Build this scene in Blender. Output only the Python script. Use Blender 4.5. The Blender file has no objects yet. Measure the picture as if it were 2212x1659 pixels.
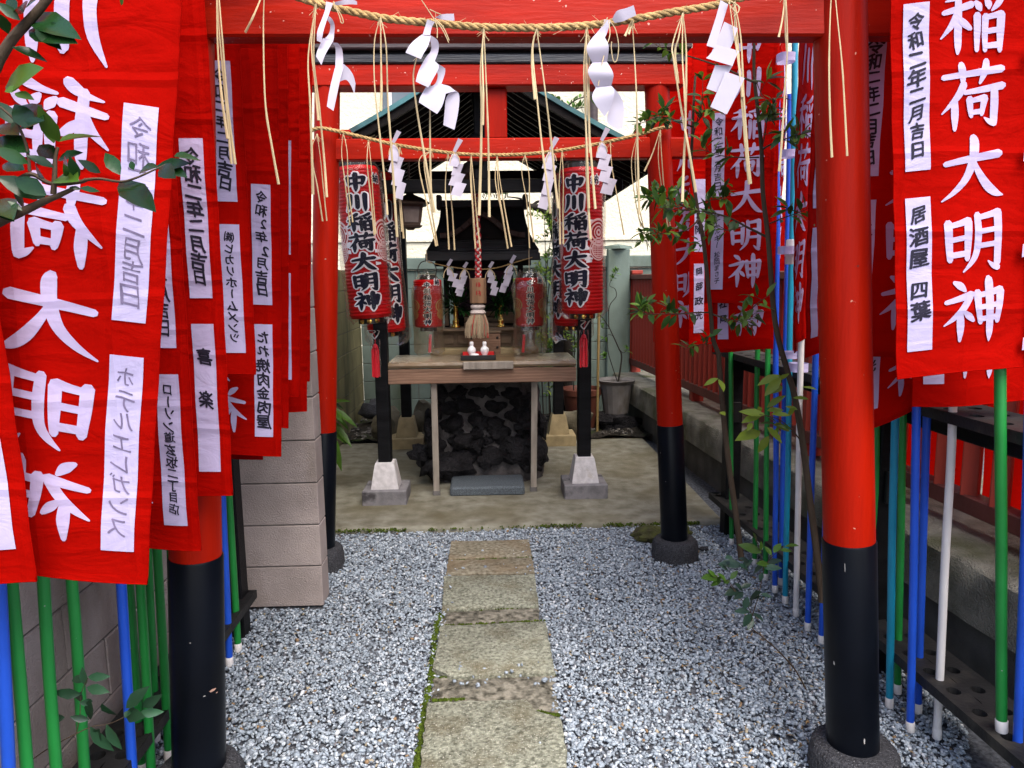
import bpy, math, random
import numpy as np
from mathutils import Vector, Matrix

# ------------------------------------------------------------------ camera, world, sun, exposure
sc = bpy.context.scene
col = sc.collection
R_ = math.radians
rnd = random.Random(7)
CAMZ, FPX, PW, PH = 1.5, 1555.0, 2212, 1659
YAW, PITCH, ROLL = R_(1.9393), R_(8.3475), R_(0.7)
_f = Vector((math.sin(YAW)*math.cos(PITCH), math.cos(YAW)*math.cos(PITCH), -math.sin(PITCH)))
_r0 = Vector((math.cos(YAW), -math.sin(YAW), 0)); _u0 = _r0.cross(_f)
_r = _r0*math.cos(ROLL) - _u0*math.sin(ROLL); _u = _r.cross(_f)
cam = bpy.data.cameras.new('camera'); cam.lens = 36*FPX/PW; cam.sensor_width = 36
cam.clip_start = 0.02; cam.clip_end = 500
co = bpy.data.objects.new('camera', cam); col.objects.link(co)
m3 = Matrix((_r, _u, -_f)).transposed()
co.matrix_world = Matrix.Translation((0, 0, CAMZ)) @ m3.to_4x4()
sc.camera = co

SUN_EL, SUN_AZ = R_(56), R_(158)      # azimuth measured from +Y towards +X
w = bpy.data.worlds.new('World'); sc.world = w; w.use_nodes = True
wt = w.node_tree
sky = wt.nodes.new('ShaderNodeTexSky'); sky.sky_type = 'NISHITA'; sky.sun_disc = False
sky.sun_elevation = SUN_EL; sky.sun_rotation = SUN_AZ; sky.dust_density = 3; sky.ozone_density = 1.0
wt.links.new(sky.outputs[0], wt.nodes['Background'].inputs[0])
wt.nodes['Background'].inputs[1].default_value = 0.15
sl = bpy.data.lights.new('sun', 'SUN'); sl.energy = 1.5; sl.angle = R_(45); sl.color = (1, .95, .86)
so = bpy.data.objects.new('sun', sl); col.objects.link(so)
sdir = Vector((math.sin(SUN_AZ)*math.cos(SUN_EL), math.cos(SUN_AZ)*math.cos(SUN_EL), math.sin(SUN_EL)))
so.rotation_euler = sdir.to_track_quat('Z', 'Y').to_euler()
so.location = sdir*30
sc.view_settings.view_transform = 'Standard'; sc.view_settings.look = 'None'
sc.view_settings.gamma = 1; sc.view_settings.use_curve_mapping = False
sc.view_settings.exposure = 1.45
sc.render.engine = 'CYCLES'
sc.cycles.max_bounces = 8; sc.cycles.transparent_max_bounces = 16
sc.cycles.use_denoising = True

# ------------------------------------------------------------------ helpers
def ray(px, py):
    return _f + _r*((px-PW/2)/FPX) - _u*((py-PH/2)/FPX)
def at(px, py, X=None, Y=None, Z=None):
    """the point seen at a place of the photograph (measured 2212 px wide) at a known x, depth or height"""
    d = ray(px, py)
    t = Y/d.y if Y is not None else X/d.x if X is not None else (Z-CAMZ)/d.z
    return Vector((0, 0, CAMZ)) + d*t

class MB:
    def __init__(s): s.v = []; s.f = []
    def add(s, vs, fs):
        n = len(s.v); s.v += [tuple(p) for p in vs]; s.f += [tuple(i+n for i in f) for f in fs]; return s
    def box(s, c, d, b=.003, rot=None):
        """a box of size d about c with chamfered edges"""
        hx, hy, hz = d[0]/2, d[1]/2, d[2]/2
        b = min(b, hx*.45, hy*.45, hz*.45)
        vs = []
        for sx in (-1, 1):
            for sy in (-1, 1):
                for sz in (-1, 1):
                    vs += [(sx*(hx-b), sy*(hy-b), sz*hz), (sx*(hx-b), sy*hy, sz*(hz-b)), (sx*hx, sy*(hy-b), sz*(hz-b))]
        I = lambda x, y, z, k: ((x*2+y)*2+z)*3+k
        fs = []
        for z in (0, 1): fs.append([I(0,0,z,0), I(1,0,z,0), I(1,1,z,0), I(0,1,z,0)])
        for y in (0, 1): fs.append([I(0,y,0,1), I(1,y,0,1), I(1,y,1,1), I(0,y,1,1)])
        for x in (0, 1): fs.append([I(x,0,0,2), I(x,1,0,2), I(x,1,1,2), I(x,0,1,2)])
        for y in (0, 1):
            for z in (0, 1): fs.append([I(0,y,z,0), I(1,y,z,0), I(1,y,z,1), I(0,y,z,1)])
        for x in (0, 1):
            for z in (0, 1): fs.append([I(x,0,z,0), I(x,1,z,0), I(x,1,z,2), I(x,0,z,2)])
        for x in (0, 1):
            for y in (0, 1): fs.append([I(x,y,0,1), I(x,y,1,1), I(x,y,1,2), I(x,y,0,2)])
        for x in (0, 1):
            for y in (0, 1):
                for z in (0, 1): fs.append([I(x,y,z,0), I(x,y,z,1), I(x,y,z,2)])
        M = rot if rot is not None else Matrix.Identity(3)
        c = Vector(c)
        return s.add([c + M @ Vector(v) for v in vs], fs)
    def bar(s, a, b_, wx, wz, bev=.003):
        """a square bar between two points: wx across, wz the other way"""
        a, b_ = Vector(a), Vector(b_); d = b_-a; L = d.length; z = d/L
        ref = Vector((0, 0, 1)) if abs(z.z) < .9 else Vector((0, 1, 0))
        x = ref.cross(z).normalized(); y = z.cross(x)
        return s.box((a+b_)/2, (wx, wz, L), bev, Matrix((x, y, z)).transposed())
    def tube(s, pts, r, n=10, caps=True, flat=1.0, fdir=None):
        pts = [Vector(p) for p in pts]; m = len(pts)
        rs = list(r) if isinstance(r, (list, tuple)) else [r]*m
        vs = []; ref = None
        for i, p in enumerate(pts):
            t = (pts[min(i+1, m-1)]-pts[max(i-1, 0)]).normalized()
            if ref is None:
                ref = Vector(fdir) if fdir else (Vector((0, 1, 0)) if abs(t.y) < .9 else Vector((1, 0, 0)))
            x = (ref - t*ref.dot(t)).normalized(); y = t.cross(x); ref = x
            for k in range(n):
                a = 2*math.pi*k/n
                vs.append(p + x*(rs[i]*flat*math.cos(a)) + y*(rs[i]*math.sin(a)))
        fs = [[i*n+k, i*n+(k+1) % n, (i+1)*n+(k+1) % n, (i+1)*n+k] for i in range(m-1) for k in range(n)]
        if caps: fs += [list(range(n))[::-1], [(m-1)*n+k for k in range(n)]]
        return s.add(vs, fs)
    def lathe(s, c, prof, n=32, caps=True, wob=None, axis=None):
        """prof: (radius, height) pairs turned about a vertical (or given) axis through c"""
        c = Vector(c); vs = []
        z = Vector(axis).normalized() if axis else Vector((0, 0, 1))
        x = z.orthogonal().normalized() if axis else Vector((1, 0, 0)); y = z.cross(x)
        for (r, h) in prof:
            for k in range(n):
                a = 2*math.pi*k/n; rr = r*(wob(a, h) if wob else 1)
                vs.append(c + x*(rr*math.cos(a)) + y*(rr*math.sin(a)) + z*h)
        m = len(prof)
        fs = [[i*n+k, i*n+(k+1) % n, (i+1)*n+(k+1) % n, (i+1)*n+k] for i in range(m-1) for k in range(n)]
        if caps: fs += [list(range(n))[::-1], [(m-1)*n+k for k in range(n)]]
        return s.add(vs, fs)
    def prism(s, poly, z0, z1, bev=0):
        """a flat outline (x, y) pulled up from z0 to z1, its top edge eased by bev"""
        n = len(poly)
        if bev:
            cx = sum(p[0] for p in poly)/n; cy = sum(p[1] for p in poly)/n
            top = [(p[0]+(cx-p[0])*bev/max(.05, math.hypot(cx-p[0], cy-p[1])), p[1]+(cy-p[1])*bev/max(.05, math.hypot(cx-p[0], cy-p[1]))) for p in poly]
            vs = [(x, y, z0) for x, y in poly]+[(x, y, z1-bev*.6) for x, y in poly]+[(x, y, z1) for x, y in top]
            L = 3
        else:
            vs = [(x, y, z0) for x, y in poly]+[(x, y, z1) for x, y in poly]; L = 2
        fs = [[l*n+i, l*n+(i+1) % n, (l+1)*n+(i+1) % n, (l+1)*n+i] for l in range(L-1) for i in range(n)]
        fs += [list(range(n))[::-1], [(L-1)*n+i for i in range(n)]]
        return s.add(vs, fs)
    def strip(s, rows):
        """quads between successive rows of points (all the same length)"""
        n = len(rows[0]); vs = [p for r in rows for p in r]
        return s.add(vs, [[i*n+k, i*n+k+1, (i+1)*n+k+1, (i+1)*n+k] for i in range(len(rows)-1) for k in range(n-1)])

def smooth_angle(me, ang):
    if ang >= 180:
        me.polygons.foreach_set('use_smooth', [True]*len(me.polygons)); return
    me.polygons.foreach_set('use_smooth', [True]*len(me.polygons))
    try: me.set_sharp_from_angle(angle=R_(ang))
    except Exception: pass

def world_of(o):
    p = Vector((0, 0, 0))
    while o is not None: p += o.location; o = o.parent
    return p

def obj(name, mb, material, parent=None, smooth=35, origin=None):
    """link one mesh built in place; its points are kept relative to its parent's base (or to origin)"""
    base = world_of(parent) if parent is not None else Vector(origin) if origin is not None else Vector((0, 0, 0))
    me = bpy.data.meshes.new(name)
    me.from_pydata([(p[0]-base.x, p[1]-base.y, p[2]-base.z) for p in mb.v], [], mb.f)
    me.validate(); me.update()
    if smooth: smooth_angle(me, smooth)
    me.materials.append(material)
    o = bpy.data.objects.new(name, me); col.objects.link(o)
    if parent is not None: o.parent = parent
    elif origin is not None: o.location = base
    return o

def tag(o, label, cat, group=None):
    o['label'] = label; o['category'] = cat
    if group: o['group'] = group
    return o
def thing(name, label, cat, loc, group=None):
    o = bpy.data.objects.new(name, None); col.objects.link(o); o.location = Vector(loc)
    o.empty_display_size = .1
    return tag(o, label, cat, group)
def kind(o, k): o['kind'] = k; return o

def catmull(pts, n=6):
    pts = [Vector(p) for p in pts]
    if len(pts) < 3:
        return [pts[0].lerp(pts[-1], i/n) for i in range(n+1)]
    out = []
    for i in range(len(pts)-1):
        p0 = pts[max(i-1, 0)]; p1 = pts[i]; p2 = pts[i+1]; p3 = pts[min(i+2, len(pts)-1)]
        for k in range(n):
            t = k/n
            out.append(.5*((2*p1)+(p2-p0)*t+(2*p0-5*p1+4*p2-p3)*t*t+(3*p1-p0-3*p2+p3)*t**3))
    out.append(pts[-1]); return out

# ------------------------------------------------------------------ materials
def mat(name, c, rough=.6, var=.18, scale=6, c2=None, stretch=(1, 1, 1), bump=.15, bscale=60, metal=0, spec=.4,
        island=0, transl=0, folds=0, speck=None, coat=0, stain=None, bdist=.01, detail=6, wave=None):
    m = bpy.data.materials.new(name); m.use_nodes = True
    nt = m.node_tree; N = nt.nodes; L = nt.links; bs = N['Principled BSDF']; out = N['Material Output']
    tc = N.new('ShaderNodeTexCoord'); mp = N.new('ShaderNodeMapping'); mp.inputs['Scale'].default_value = stretch
    L.new(tc.outputs['Object'], mp.inputs[0])
    nz = N.new('ShaderNodeTexNoise'); nz.inputs['Scale'].default_value = scale; nz.inputs['Detail'].default_value = detail
    L.new(mp.outputs[0], nz.inputs[0])
    rp = N.new('ShaderNodeValToRGB'); L.new(nz.outputs[0], rp.inputs[0])
    a = [x*(1-var) for x in c]; b = c2 if c2 else [min(1, x*(1+var)) for x in c]
    rp.color_ramp.elements[0].position = .32; rp.color_ramp.elements[1].position = .68
    rp.color_ramp.elements[0].color = (*a, 1); rp.color_ramp.elements[1].color = (*b, 1)
    cur = rp.outputs[0]
    def mix(fac, other, mode='MIX'):
        nonlocal cur
        mx = N.new('ShaderNodeMix'); mx.data_type = 'RGBA'; mx.blend_type = mode
        if isinstance(fac, float): mx.inputs[0].default_value = fac
        else: L.new(fac, mx.inputs[0])
        L.new(cur, mx.inputs[6])
        if isinstance(other, (tuple, list)): mx.inputs[7].default_value = (*other, 1)
        else: L.new(other, mx.inputs[7])
        cur = mx.outputs[2]
    if island:
        g = N.new('ShaderNodeNewGeometry'); mr = N.new('ShaderNodeMapRange')
        mr.inputs[3].default_value = 1-island; mr.inputs[4].default_value = 1+island
        L.new(g.outputs['Random Per Island'], mr.inputs[0])
        cmb = N.new('ShaderNodeCombineColor')
        for i in range(3): L.new(mr.outputs[0], cmb.inputs[i])
        mix(1.0, cmb.outputs[0], 'MULTIPLY')
    if stain:       # (colour, scale, lo, hi, stretch)
        sm = N.new('ShaderNodeMapping'); sm.inputs['Scale'].default_value = stain[4]; L.new(tc.outputs['Object'], sm.inputs[0])
        sn = N.new('ShaderNodeTexNoise'); sn.inputs['Scale'].default_value = stain[1]; sn.inputs['Detail'].default_value = 5
        L.new(sm.outputs[0], sn.inputs[0])
        sr = N.new('ShaderNodeMapRange'); sr.inputs[1].default_value = stain[2]; sr.inputs[2].default_value = stain[3]
        L.new(sn.outputs[0], sr.inputs[0]); mix(sr.outputs[0], stain[0])
    if speck:       # (colour, scale, threshold)
        vn = N.new('ShaderNodeTexNoise'); vn.inputs['Scale'].default_value = speck[1]; vn.inputs['Detail'].default_value = 2
        L.new(tc.outputs['Object'], vn.inputs[0])
        sr = N.new('ShaderNodeMapRange'); sr.inputs[1].default_value = speck[2]; sr.inputs[2].default_value = speck[2]+.02
        L.new(vn.outputs[0], sr.inputs[0]); mix(sr.outputs[0], speck[0])
    if wave:        # wood grain (colour, scale, distortion, stretch, strength)
        wm = N.new('ShaderNodeMapping'); wm.inputs['Scale'].default_value = wave[3]; L.new(tc.outputs['Object'], wm.inputs[0])
        wv = N.new('ShaderNodeTexWave'); wv.inputs['Scale'].default_value = wave[1]; wv.inputs['Distortion'].default_value = wave[2]
        wv.inputs['Detail'].default_value = 3; wv.inputs['Detail Scale'].default_value = 1.2; wv.bands_direction = 'Z'
        L.new(wm.outputs[0], wv.inputs[0])
        mu = N.new('ShaderNodeMath'); mu.operation = 'MULTIPLY'; mu.inputs[1].default_value = wave[4]; L.new(wv.outputs[0], mu.inputs[0])
        mix(mu.outputs[0], wave[0])
    L.new(cur, bs.inputs['Base Color'])
    bs.inputs['Roughness'].default_value = rough; bs.inputs['Metallic'].default_value = metal
    bs.inputs['Specular IOR Level'].default_value = spec; bs.inputs['Coat Weight'].default_value = coat
    bs.inputs['Coat Roughness'].default_value = .15
    if bump:
        bn = N.new('ShaderNodeTexNoise'); bn.inputs['Scale'].default_value = bscale; bn.inputs['Detail'].default_value = 8
        L.new(mp.outputs[0], bn.inputs[0])
        bp = N.new('ShaderNodeBump'); bp.inputs['Strength'].default_value = bump; bp.inputs['Distance'].default_value = bdist
        L.new(bn.outputs[0], bp.inputs['Height']); L.new(bp.outputs[0], bs.inputs['Normal'])
    if folds:       # press folds left from storage, and small wrinkles, as relief
        sx = N.new('ShaderNodeSeparateXYZ'); wn = N.new('ShaderNodeTexNoise'); wn.inputs['Scale'].default_value = 2.5
        wm2 = N.new('ShaderNodeMix'); wm2.data_type = 'RGBA'; wm2.inputs[0].default_value = .035
        L.new(tc.outputs['Object'], wn.inputs[0]); L.new(tc.outputs['Object'], wm2.inputs[6]); L.new(wn.outputs['Color'], wm2.inputs[7]); L.new(wm2.outputs[2], sx.inputs[0])
        hs = []
        for ax, per in ((2, .187), (0, .17)):
            dv = N.new('ShaderNodeMath'); dv.operation = 'DIVIDE'; dv.inputs[1].default_value = per; L.new(sx.outputs[ax], dv.inputs[0])
            fr = N.new('ShaderNodeMath'); fr.operation = 'PINGPONG'; fr.inputs[1].default_value = .5; L.new(dv.outputs[0], fr.inputs[0])
            rm = N.new('ShaderNodeMapRange'); rm.inputs[1].default_value = 0; rm.inputs[2].default_value = .07; rm.inputs[3].default_value = 1; rm.inputs[4].default_value = 0; L.new(fr.outputs[0], rm.inputs[0])
            hs.append(rm.outputs[0])
        wr = N.new('ShaderNodeTexNoise'); wr.inputs['Scale'].default_value = 5; wr.inputs['Detail'].default_value = 4; wr.inputs['Distortion'].default_value = 1.2
        wmp = N.new('ShaderNodeMapping'); wmp.inputs['Scale'].default_value = (1.2, 1, 3.2); L.new(tc.outputs['Object'], wmp.inputs[0]); L.new(wmp.outputs[0], wr.inputs[0])
        ad = N.new('ShaderNodeMath'); L.new(hs[0], ad.inputs[0]); m5 = N.new('ShaderNodeMath'); m5.operation = 'MULTIPLY'; m5.inputs[1].default_value = .5; L.new(hs[1], m5.inputs[0]); L.new(m5.outputs[0], ad.inputs[1])
        a2 = N.new('ShaderNodeMath'); a2.operation = 'MULTIPLY_ADD'; a2.inputs[1].default_value = 2.2; L.new(wr.outputs[0], a2.inputs[0]); L.new(ad.outputs[0], a2.inputs[2])
        b3 = N.new('ShaderNodeBump'); b3.inputs['Strength'].default_value = folds; b3.inputs['Distance'].default_value = .012
        L.new(a2.outputs[0], b3.inputs['Height']); L.new(bp.outputs[0], b3.inputs['Normal']); L.new(b3.outputs[0], bs.inputs['Normal'])
    if transl:
        tr = N.new('ShaderNodeBsdfTranslucent'); L.new(cur, tr.inputs[0])
        ms = N.new('ShaderNodeMixShader'); ms.inputs[0].default_value = transl
        L.new(bs.outputs[0], ms.inputs[1]); L.new(tr.outputs[0], ms.inputs[2]); L.new(ms.outputs[0], out.inputs[0])
    return m

def mat_bag(name, tint, amount):
    m = bpy.data.materials.new(name); m.use_nodes = True; N = m.node_tree.nodes; L = m.node_tree.links
    N.remove(N['Principled BSDF'])
    t = N.new('ShaderNodeBsdfTransparent'); t.inputs[0].default_value = (*tint, 1)
    g = N.new('ShaderNodeBsdfGlossy'); g.inputs['Roughness'].default_value = .07; g.inputs[0].default_value = (.9, .9, .9, 1)
    d = N.new('ShaderNodeBsdfDiffuse'); d.inputs[0].default_value = (.55, .5, .42, 1)
    tc = N.new('ShaderNodeTexCoord'); n = N.new('ShaderNodeTexNoise'); n.inputs['Scale'].default_value = 14; n.inputs['Detail'].default_value = 5
    L.new(tc.outputs['Object'], n.inputs[0])
    b = N.new('ShaderNodeBump'); b.inputs['Strength'].default_value = .6; b.inputs['Distance'].default_value = .03
    L.new(n.outputs[0], b.inputs['Height']); L.new(b.outputs[0], g.inputs['Normal'])
    m1 = N.new('ShaderNodeMixShader'); m1.inputs[0].default_value = .3; L.new(g.outputs[0], m1.inputs[1]); L.new(d.outputs[0], m1.inputs[2])
    fr = N.new('ShaderNodeFresnel'); fr.inputs[0].default_value = 1.4; L.new(b.outputs[0], fr.inputs['Normal'])
    mr = N.new('ShaderNodeMapRange'); mr.inputs[3].default_value = amount; mr.inputs[4].default_value = .42; L.new(fr.outputs[0], mr.inputs[0])
    m2 = N.new('ShaderNodeMixShader'); L.new(mr.outputs[0], m2.inputs[0]); L.new(t.outputs[0], m2.inputs[1]); L.new(m1.outputs[0], m2.inputs[2])
    L.new(m2.outputs[0], N['Material Output'].inputs[0])
    return m

def mat_gravel():
    m = bpy.data.materials.new('gravel'); m.use_nodes = True; N = m.node_tree.nodes; L = m.node_tree.links; bs = N['Principled BSDF']
    g = N.new('ShaderNodeNewGeometry'); r = N.new('ShaderNodeValToRGB'); L.new(g.outputs['Random Per Island'], r.inputs[0])
    cr = r.color_ramp; cr.interpolation = 'CONSTANT'
    cols = [(0, (.15, .17, .20)), (.11, (.195, .225, .26)), (.26, (.24, .28, .325)), (.44, (.285, .33, .38)), (.62, (.335, .38, .43)), (.80, (.41, .45, .49)),
            (.94, (.53, .55, .58)), (.968, (.32, .27, .19)), (.983, (.22, .14, .075)), (.991, (.13, .12, .13))]
    cr.elements[0].position = 0; cr.elements[0].color = (*cols[0][1], 1); cr.elements[1].position = cols[1][0]; cr.elements[1].color = (*cols[1][1], 1)
    for p, c in cols[2:]:
        e = cr.elements.new(p); e.color = (*c, 1)
    tc = N.new('ShaderNodeTexCoord'); n = N.new('ShaderNodeTexNoise'); n.inputs['Scale'].default_value = 150; n.inputs['Detail'].default_value = 4
    L.new(tc.outputs['Object'], n.inputs[0])
    mx = N.new('ShaderNodeMix'); mx.data_type = 'RGBA'; mx.blend_type = 'OVERLAY'; mx.inputs[0].default_value = .45
    L.new(r.outputs[0], mx.inputs[6]); L.new(n.outputs[0], mx.inputs[7])
    L.new(mx.outputs[2], bs.inputs['Base Color']); bs.inputs['Roughness'].default_value = .62; bs.inputs['Specular IOR Level'].default_value = .35
    return m

M = {}
M['vermilion'] = mat('vermilion_paint', (.31, .007, .0007), .45, .16, 3, stretch=(7, 7, .6), bump=.12, bscale=25, spec=.10, speck=((.50, .2, .14), 48, .745), stain=((.19, .004, .001), 3.2, .50, .75, (5, 5, .35)), coat=0)
M['beam_red'] = mat('vermilion_beam_paint', (.345, .0095, .0012), .42, .22, 2.2, stretch=(1, 5, 8), bump=.15, bscale=14, spec=.16, speck=((.60, .33, .27), 70, .725), stain=((.22, .006, .002), 4, .52, .75, (.5, 3, 5)), coat=0)
M['black_paint'] = mat('black_gloss_paint', (.0025, .0034, .006), .32, .3, 4, bump=.05, bscale=30, spec=.14)
M['black_wood'] = mat('black_stained_wood', (.006, .006, .007), .5, .4, 3, stretch=(1, 1, 8), bump=.25, bscale=30, spec=.12)
M['rack_black'] = mat('weathered_black_paint', (.014, .0135, .0135), .6, .4, 6, bump=.2, bscale=80, spec=.3, stain=((.07, .062, .05), 5, .55, .8, (1, 1, 1)))
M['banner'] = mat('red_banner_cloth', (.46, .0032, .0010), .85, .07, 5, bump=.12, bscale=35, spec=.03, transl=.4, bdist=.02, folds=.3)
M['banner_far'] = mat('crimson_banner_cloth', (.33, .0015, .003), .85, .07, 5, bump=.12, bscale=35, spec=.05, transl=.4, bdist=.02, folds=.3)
M['ink_white'] = mat('white_dye', (.56, .485, .73), .85, .05, 9, bump=.08, bscale=60, spec=.1, transl=.25, folds=.22)
M['strip'] = mat('white_cloth_strip', (.52, .465, .70), .85, .05, 9, bump=.08, bscale=60, spec=.1, transl=.15, folds=.22)
M['ink'] = mat('black_ink', (.018, .016, .03), .7, .3, 30, bump=0, spec=.2)
M['ink_faint'] = mat('faded_ink', (.16, .13, .22), .8, .3, 30, bump=0, spec=.2)
M['straw'] = mat('rice_straw', (.47, .365, .205), .6, .25, 12, stretch=(1, 1, .3), bump=.2, bscale=120, spec=.35, island=.18)
M['rope'] = mat('straw_rope', (.42, .28, .12), .8, .3, 30, bump=.6, bscale=160, spec=.2, island=.2)
M['paper'] = mat('white_paper', (.51, .48, .58), .75, .04, 10, bump=.05, bscale=40, spec=.2, transl=.2)
M['green_pipe'] = mat('green_plastic', (.012, .20, .035), .38, .15, 5, bump=.06, stain=((.05, .26, .09), 7, .56, .8, (1, 1, .25)), speck=((.30, .30, .28), 60, .77), spec=.45)
M['blue_pipe'] = mat('blue_plastic', (.012, .075, .50), .35, .12, 5, bump=.06, stain=((.04, .13, .48), 7, .56, .8, (1, 1, .25)), speck=((.30, .30, .28), 60, .77), spec=.45)
M['teal_pipe'] = mat('turquoise_plastic', (.01, .24, .38), .35, .12, 5, bump=.06, stain=((.05, .30, .42), 7, .56, .8, (1, 1, .25)), speck=((.30, .30, .28), 60, .77), spec=.45)
M['white_pipe'] = mat('white_plastic', (.70, .66, .64), .4, .08, 7, bump=.03, spec=.4, stain=((.35, .3, .25), 9, .62, .8, (1, 1, .3)))
M['block_pink'] = mat('pinkish_block', (.33, .275, .255), .9, .14, 5, bump=.5, bscale=150, spec=.15, island=.07, stain=((.14, .11, .085), 2.2, .50, .74, (1.2, 1.2, .5)))
M['mortar'] = mat('mortar', (.13, .115, .105), .95, .2, 20, bump=.4, bscale=90, spec=.1)
M['block_green'] = mat('mossy_green_block', (.125, .16, .14), .9, .2, 3, bump=.3, bscale=110, spec=.15, island=.07, stain=((.06, .075, .05), 2.5, .5, .75, (1.5, 1.5, .35)))
M['block_yellow'] = mat('yellowed_block', (.19, .165, .08), .9, .25, 3, bump=.3, bscale=110, spec=.15, island=.07, stain=((.05, .05, .028), 3, .48, .72, (1.5, 1.5, .3)))
M['plaster'] = mat('cream_plaster', (.68, .625, .485), .9, .03, 2, bump=.6, bscale=28, spec=.15, bdist=.03)
M['slab'] = mat('stained_concrete', (.155, .14, .10), .8, .2, 10, c2=(.235, .226, .18), bump=.4, bscale=110, spec=.25, stain=((.115, .098, .058), 2.1, .47, .72, (1, 1, 1)), speck=((.24, .23, .18), 70, .75), detail=12)
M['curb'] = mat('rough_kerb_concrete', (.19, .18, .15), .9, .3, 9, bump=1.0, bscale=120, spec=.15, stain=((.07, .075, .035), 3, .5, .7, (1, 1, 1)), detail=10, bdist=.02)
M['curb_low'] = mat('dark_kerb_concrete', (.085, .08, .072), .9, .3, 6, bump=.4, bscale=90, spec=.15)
M['path'] = mat('worn_path_stone', (.145, .147, .108), .85, .35, 75, c2=(.335, .342, .265), bump=.8, bscale=110, spec=.25, speck=((.55, .52, .45), 210, .66), detail=12, stain=((.13, .11, .065), 6, .50, .78, (1, 1, 1)))
M['path_brown'] = mat('brown_stained_stone', (.15, .125, .083), .85, .3, 55, c2=(.30, .27, .20), bump=.7, bscale=90, spec=.25, detail=12, stain=((.17, .115, .062), 5, .45, .75, (1, 1, 1)))
M['path_pebble'] = mat('pebbled_infill', (.06, .055, .038), .8, .45, 40, c2=(.24, .22, .175), bump=1.0, bscale=45, spec=.3, detail=3)
M['soil'] = mat('dark_soil', (.035, .03, .024), .95, .5, 9, bump=.9, bscale=50, spec=.15, bdist=.03, stain=((.03, .05, .012), 3, .55, .7, (1, 1, 1)))
M['moss'] = mat('green_moss', (.05, .075, .008), .95, .4, 20, bump=.9, bscale=120, spec=.1, island=.3)
M['gravel'] = mat_gravel()
M['gravel_bed'] = mat('gravel_bed', (.10, .105, .12), .95, .5, 60, bump=.9, bscale=140, spec=.15)
M['footing'] = mat('speckled_black_stone', (.035, .035, .04), .75, .5, 120, bump=.9, bscale=140, spec=.3, speck=((.16, .16, .17), 240, .66))
M['step'] = mat('blue_grey_granite', (.075, .09, .105), .75, .4, 120, bump=.5, bscale=160, spec=.35, speck=((.22, .25, .27), 260, .66))
M['ped_white'] = mat('pale_granite', (.56, .53, .54), .7, .15, 30, bump=.25, bscale=120, spec=.3, stain=((.42, .34, .24), 6, .6, .8, (1, 1, 1)))
M['ped_tan'] = mat('tan_stone', (.30, .235, .13), .8, .2, 12, bump=.25, bscale=120, spec=.2)
M['ped_base'] = mat('grey_concrete_base', (.20, .19, .20), .85, .3, 9, bump=.35, bscale=90, spec=.2, stain=((.06, .055, .06), 9, .52, .68, (1, 1, 1)))
M['lava'] = mat('black_lava_rock', (.022, .0205, .0225), .85, .5, 9, bump=1.0, bscale=55, spec=.12, bdist=.03, detail=10)
M['lava_mortar'] = mat('grey_mortar', (.095, .085, .083), .9, .4, 14, bump=.7, bscale=60, spec=.15, bdist=.02)
M['boulder'] = mat('grey_brown_boulder', (.11, .095, .065), .85, .4, 8, bump=.6, bscale=60, spec=.2)
M['old_wood'] = mat('weathered_pine', (.25, .15, .10), .7, .25, 2, stretch=(1.5, 8, 14), bump=.3, bscale=14, spec=.25, wave=((.15, .075, .05), 5, 6, (.6, 1, 3), .55))
M['grey_wood'] = mat('greyed_wood', (.30, .26, .22), .75, .25, 3, stretch=(8, 8, 1), bump=.3, bscale=20, spec=.2)
M['table_wood'] = mat('varnished_plank', (.19, .13, .07), .4, .3, 2, stretch=(1, 9, 9), bump=.2, bscale=12, spec=.5, coat=.5)
M['dark_wood'] = mat('dark_roof_wood', (.005, .003, .0024), .6, .35, 3, stretch=(5, 1, 5), bump=.25, bscale=30, spec=.15)
M['shrine_roof'] = mat('blackened_roof_board', (.012, .012, .014), .55, .4, 3, stretch=(1, 6, 8), bump=.25, bscale=24, spec=.4)
M['shrine_wood'] = mat('aged_shrine_wood', (.17, .12, .08), .7, .3, 3, stretch=(1, 6, 8), bump=.3, bscale=18, spec=.25)
M['copper'] = mat('green_copper', (.045, .14, .15), .55, .35, 5, bump=.15, bscale=30, spec=.4, stain=((.02, .045, .05), 7, .5, .7, (1, 1, 1)))
M['brown_metal'] = mat('brown_painted_beam', (.05, .035, .036), .45, .3, 3, stretch=(1, 5, 8), bump=.15, bscale=20, spec=.4)
M['grey_beam'] = mat('blue_black_beam', (.030, .032, .038), .42, .4, 3, stretch=(1, 8, 14), bump=.3, bscale=14, spec=.45, stain=((.09, .09, .085), 5, .58, .75, (.4, 3, 3)))
M['bronze'] = mat('dark_bronze', (.055, .033, .024), .5, .3, 8, bump=.1, metal=.5, spec=.5)
M['lamp_paper'] = mat('dusty_pane', (.13, .10, .09), .6, .25, 12, bump=.1)
M['gold'] = mat('polished_brass', (.80, .50, .12), .22, .1, 5, bump=0, metal=1)
M['lantern_red'] = mat('red_lantern_paper', (.44, .003, .004), .35, .1, 5, bump=.08, bscale=40, spec=.15, transl=.15)
M['lantern_white'] = mat('white_lantern_paint', (.70, .64, .66), .45, .06, 9, bump=.05, spec=.4)
M['lantern_black'] = mat('lantern_ink', (.010, .011, .022), .4, .3, 9, bump=0, spec=.08)
M['lantern_pink'] = mat('pale_crest_paint', (.70, .42, .40), .45, .08, 9, bump=0, spec=.4)
M['lantern_cap'] = mat('black_lacquer', (.012, .011, .011), .3, .2, 6, bump=0, spec=.5)
M['crest_gold'] = mat('dull_gold_paint', (.42, .25, .08), .5, .2, 9, bump=0, spec=.4)
M['bag'] = mat_bag('clear_plastic_film', (.99, .985, .985), .004)
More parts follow.
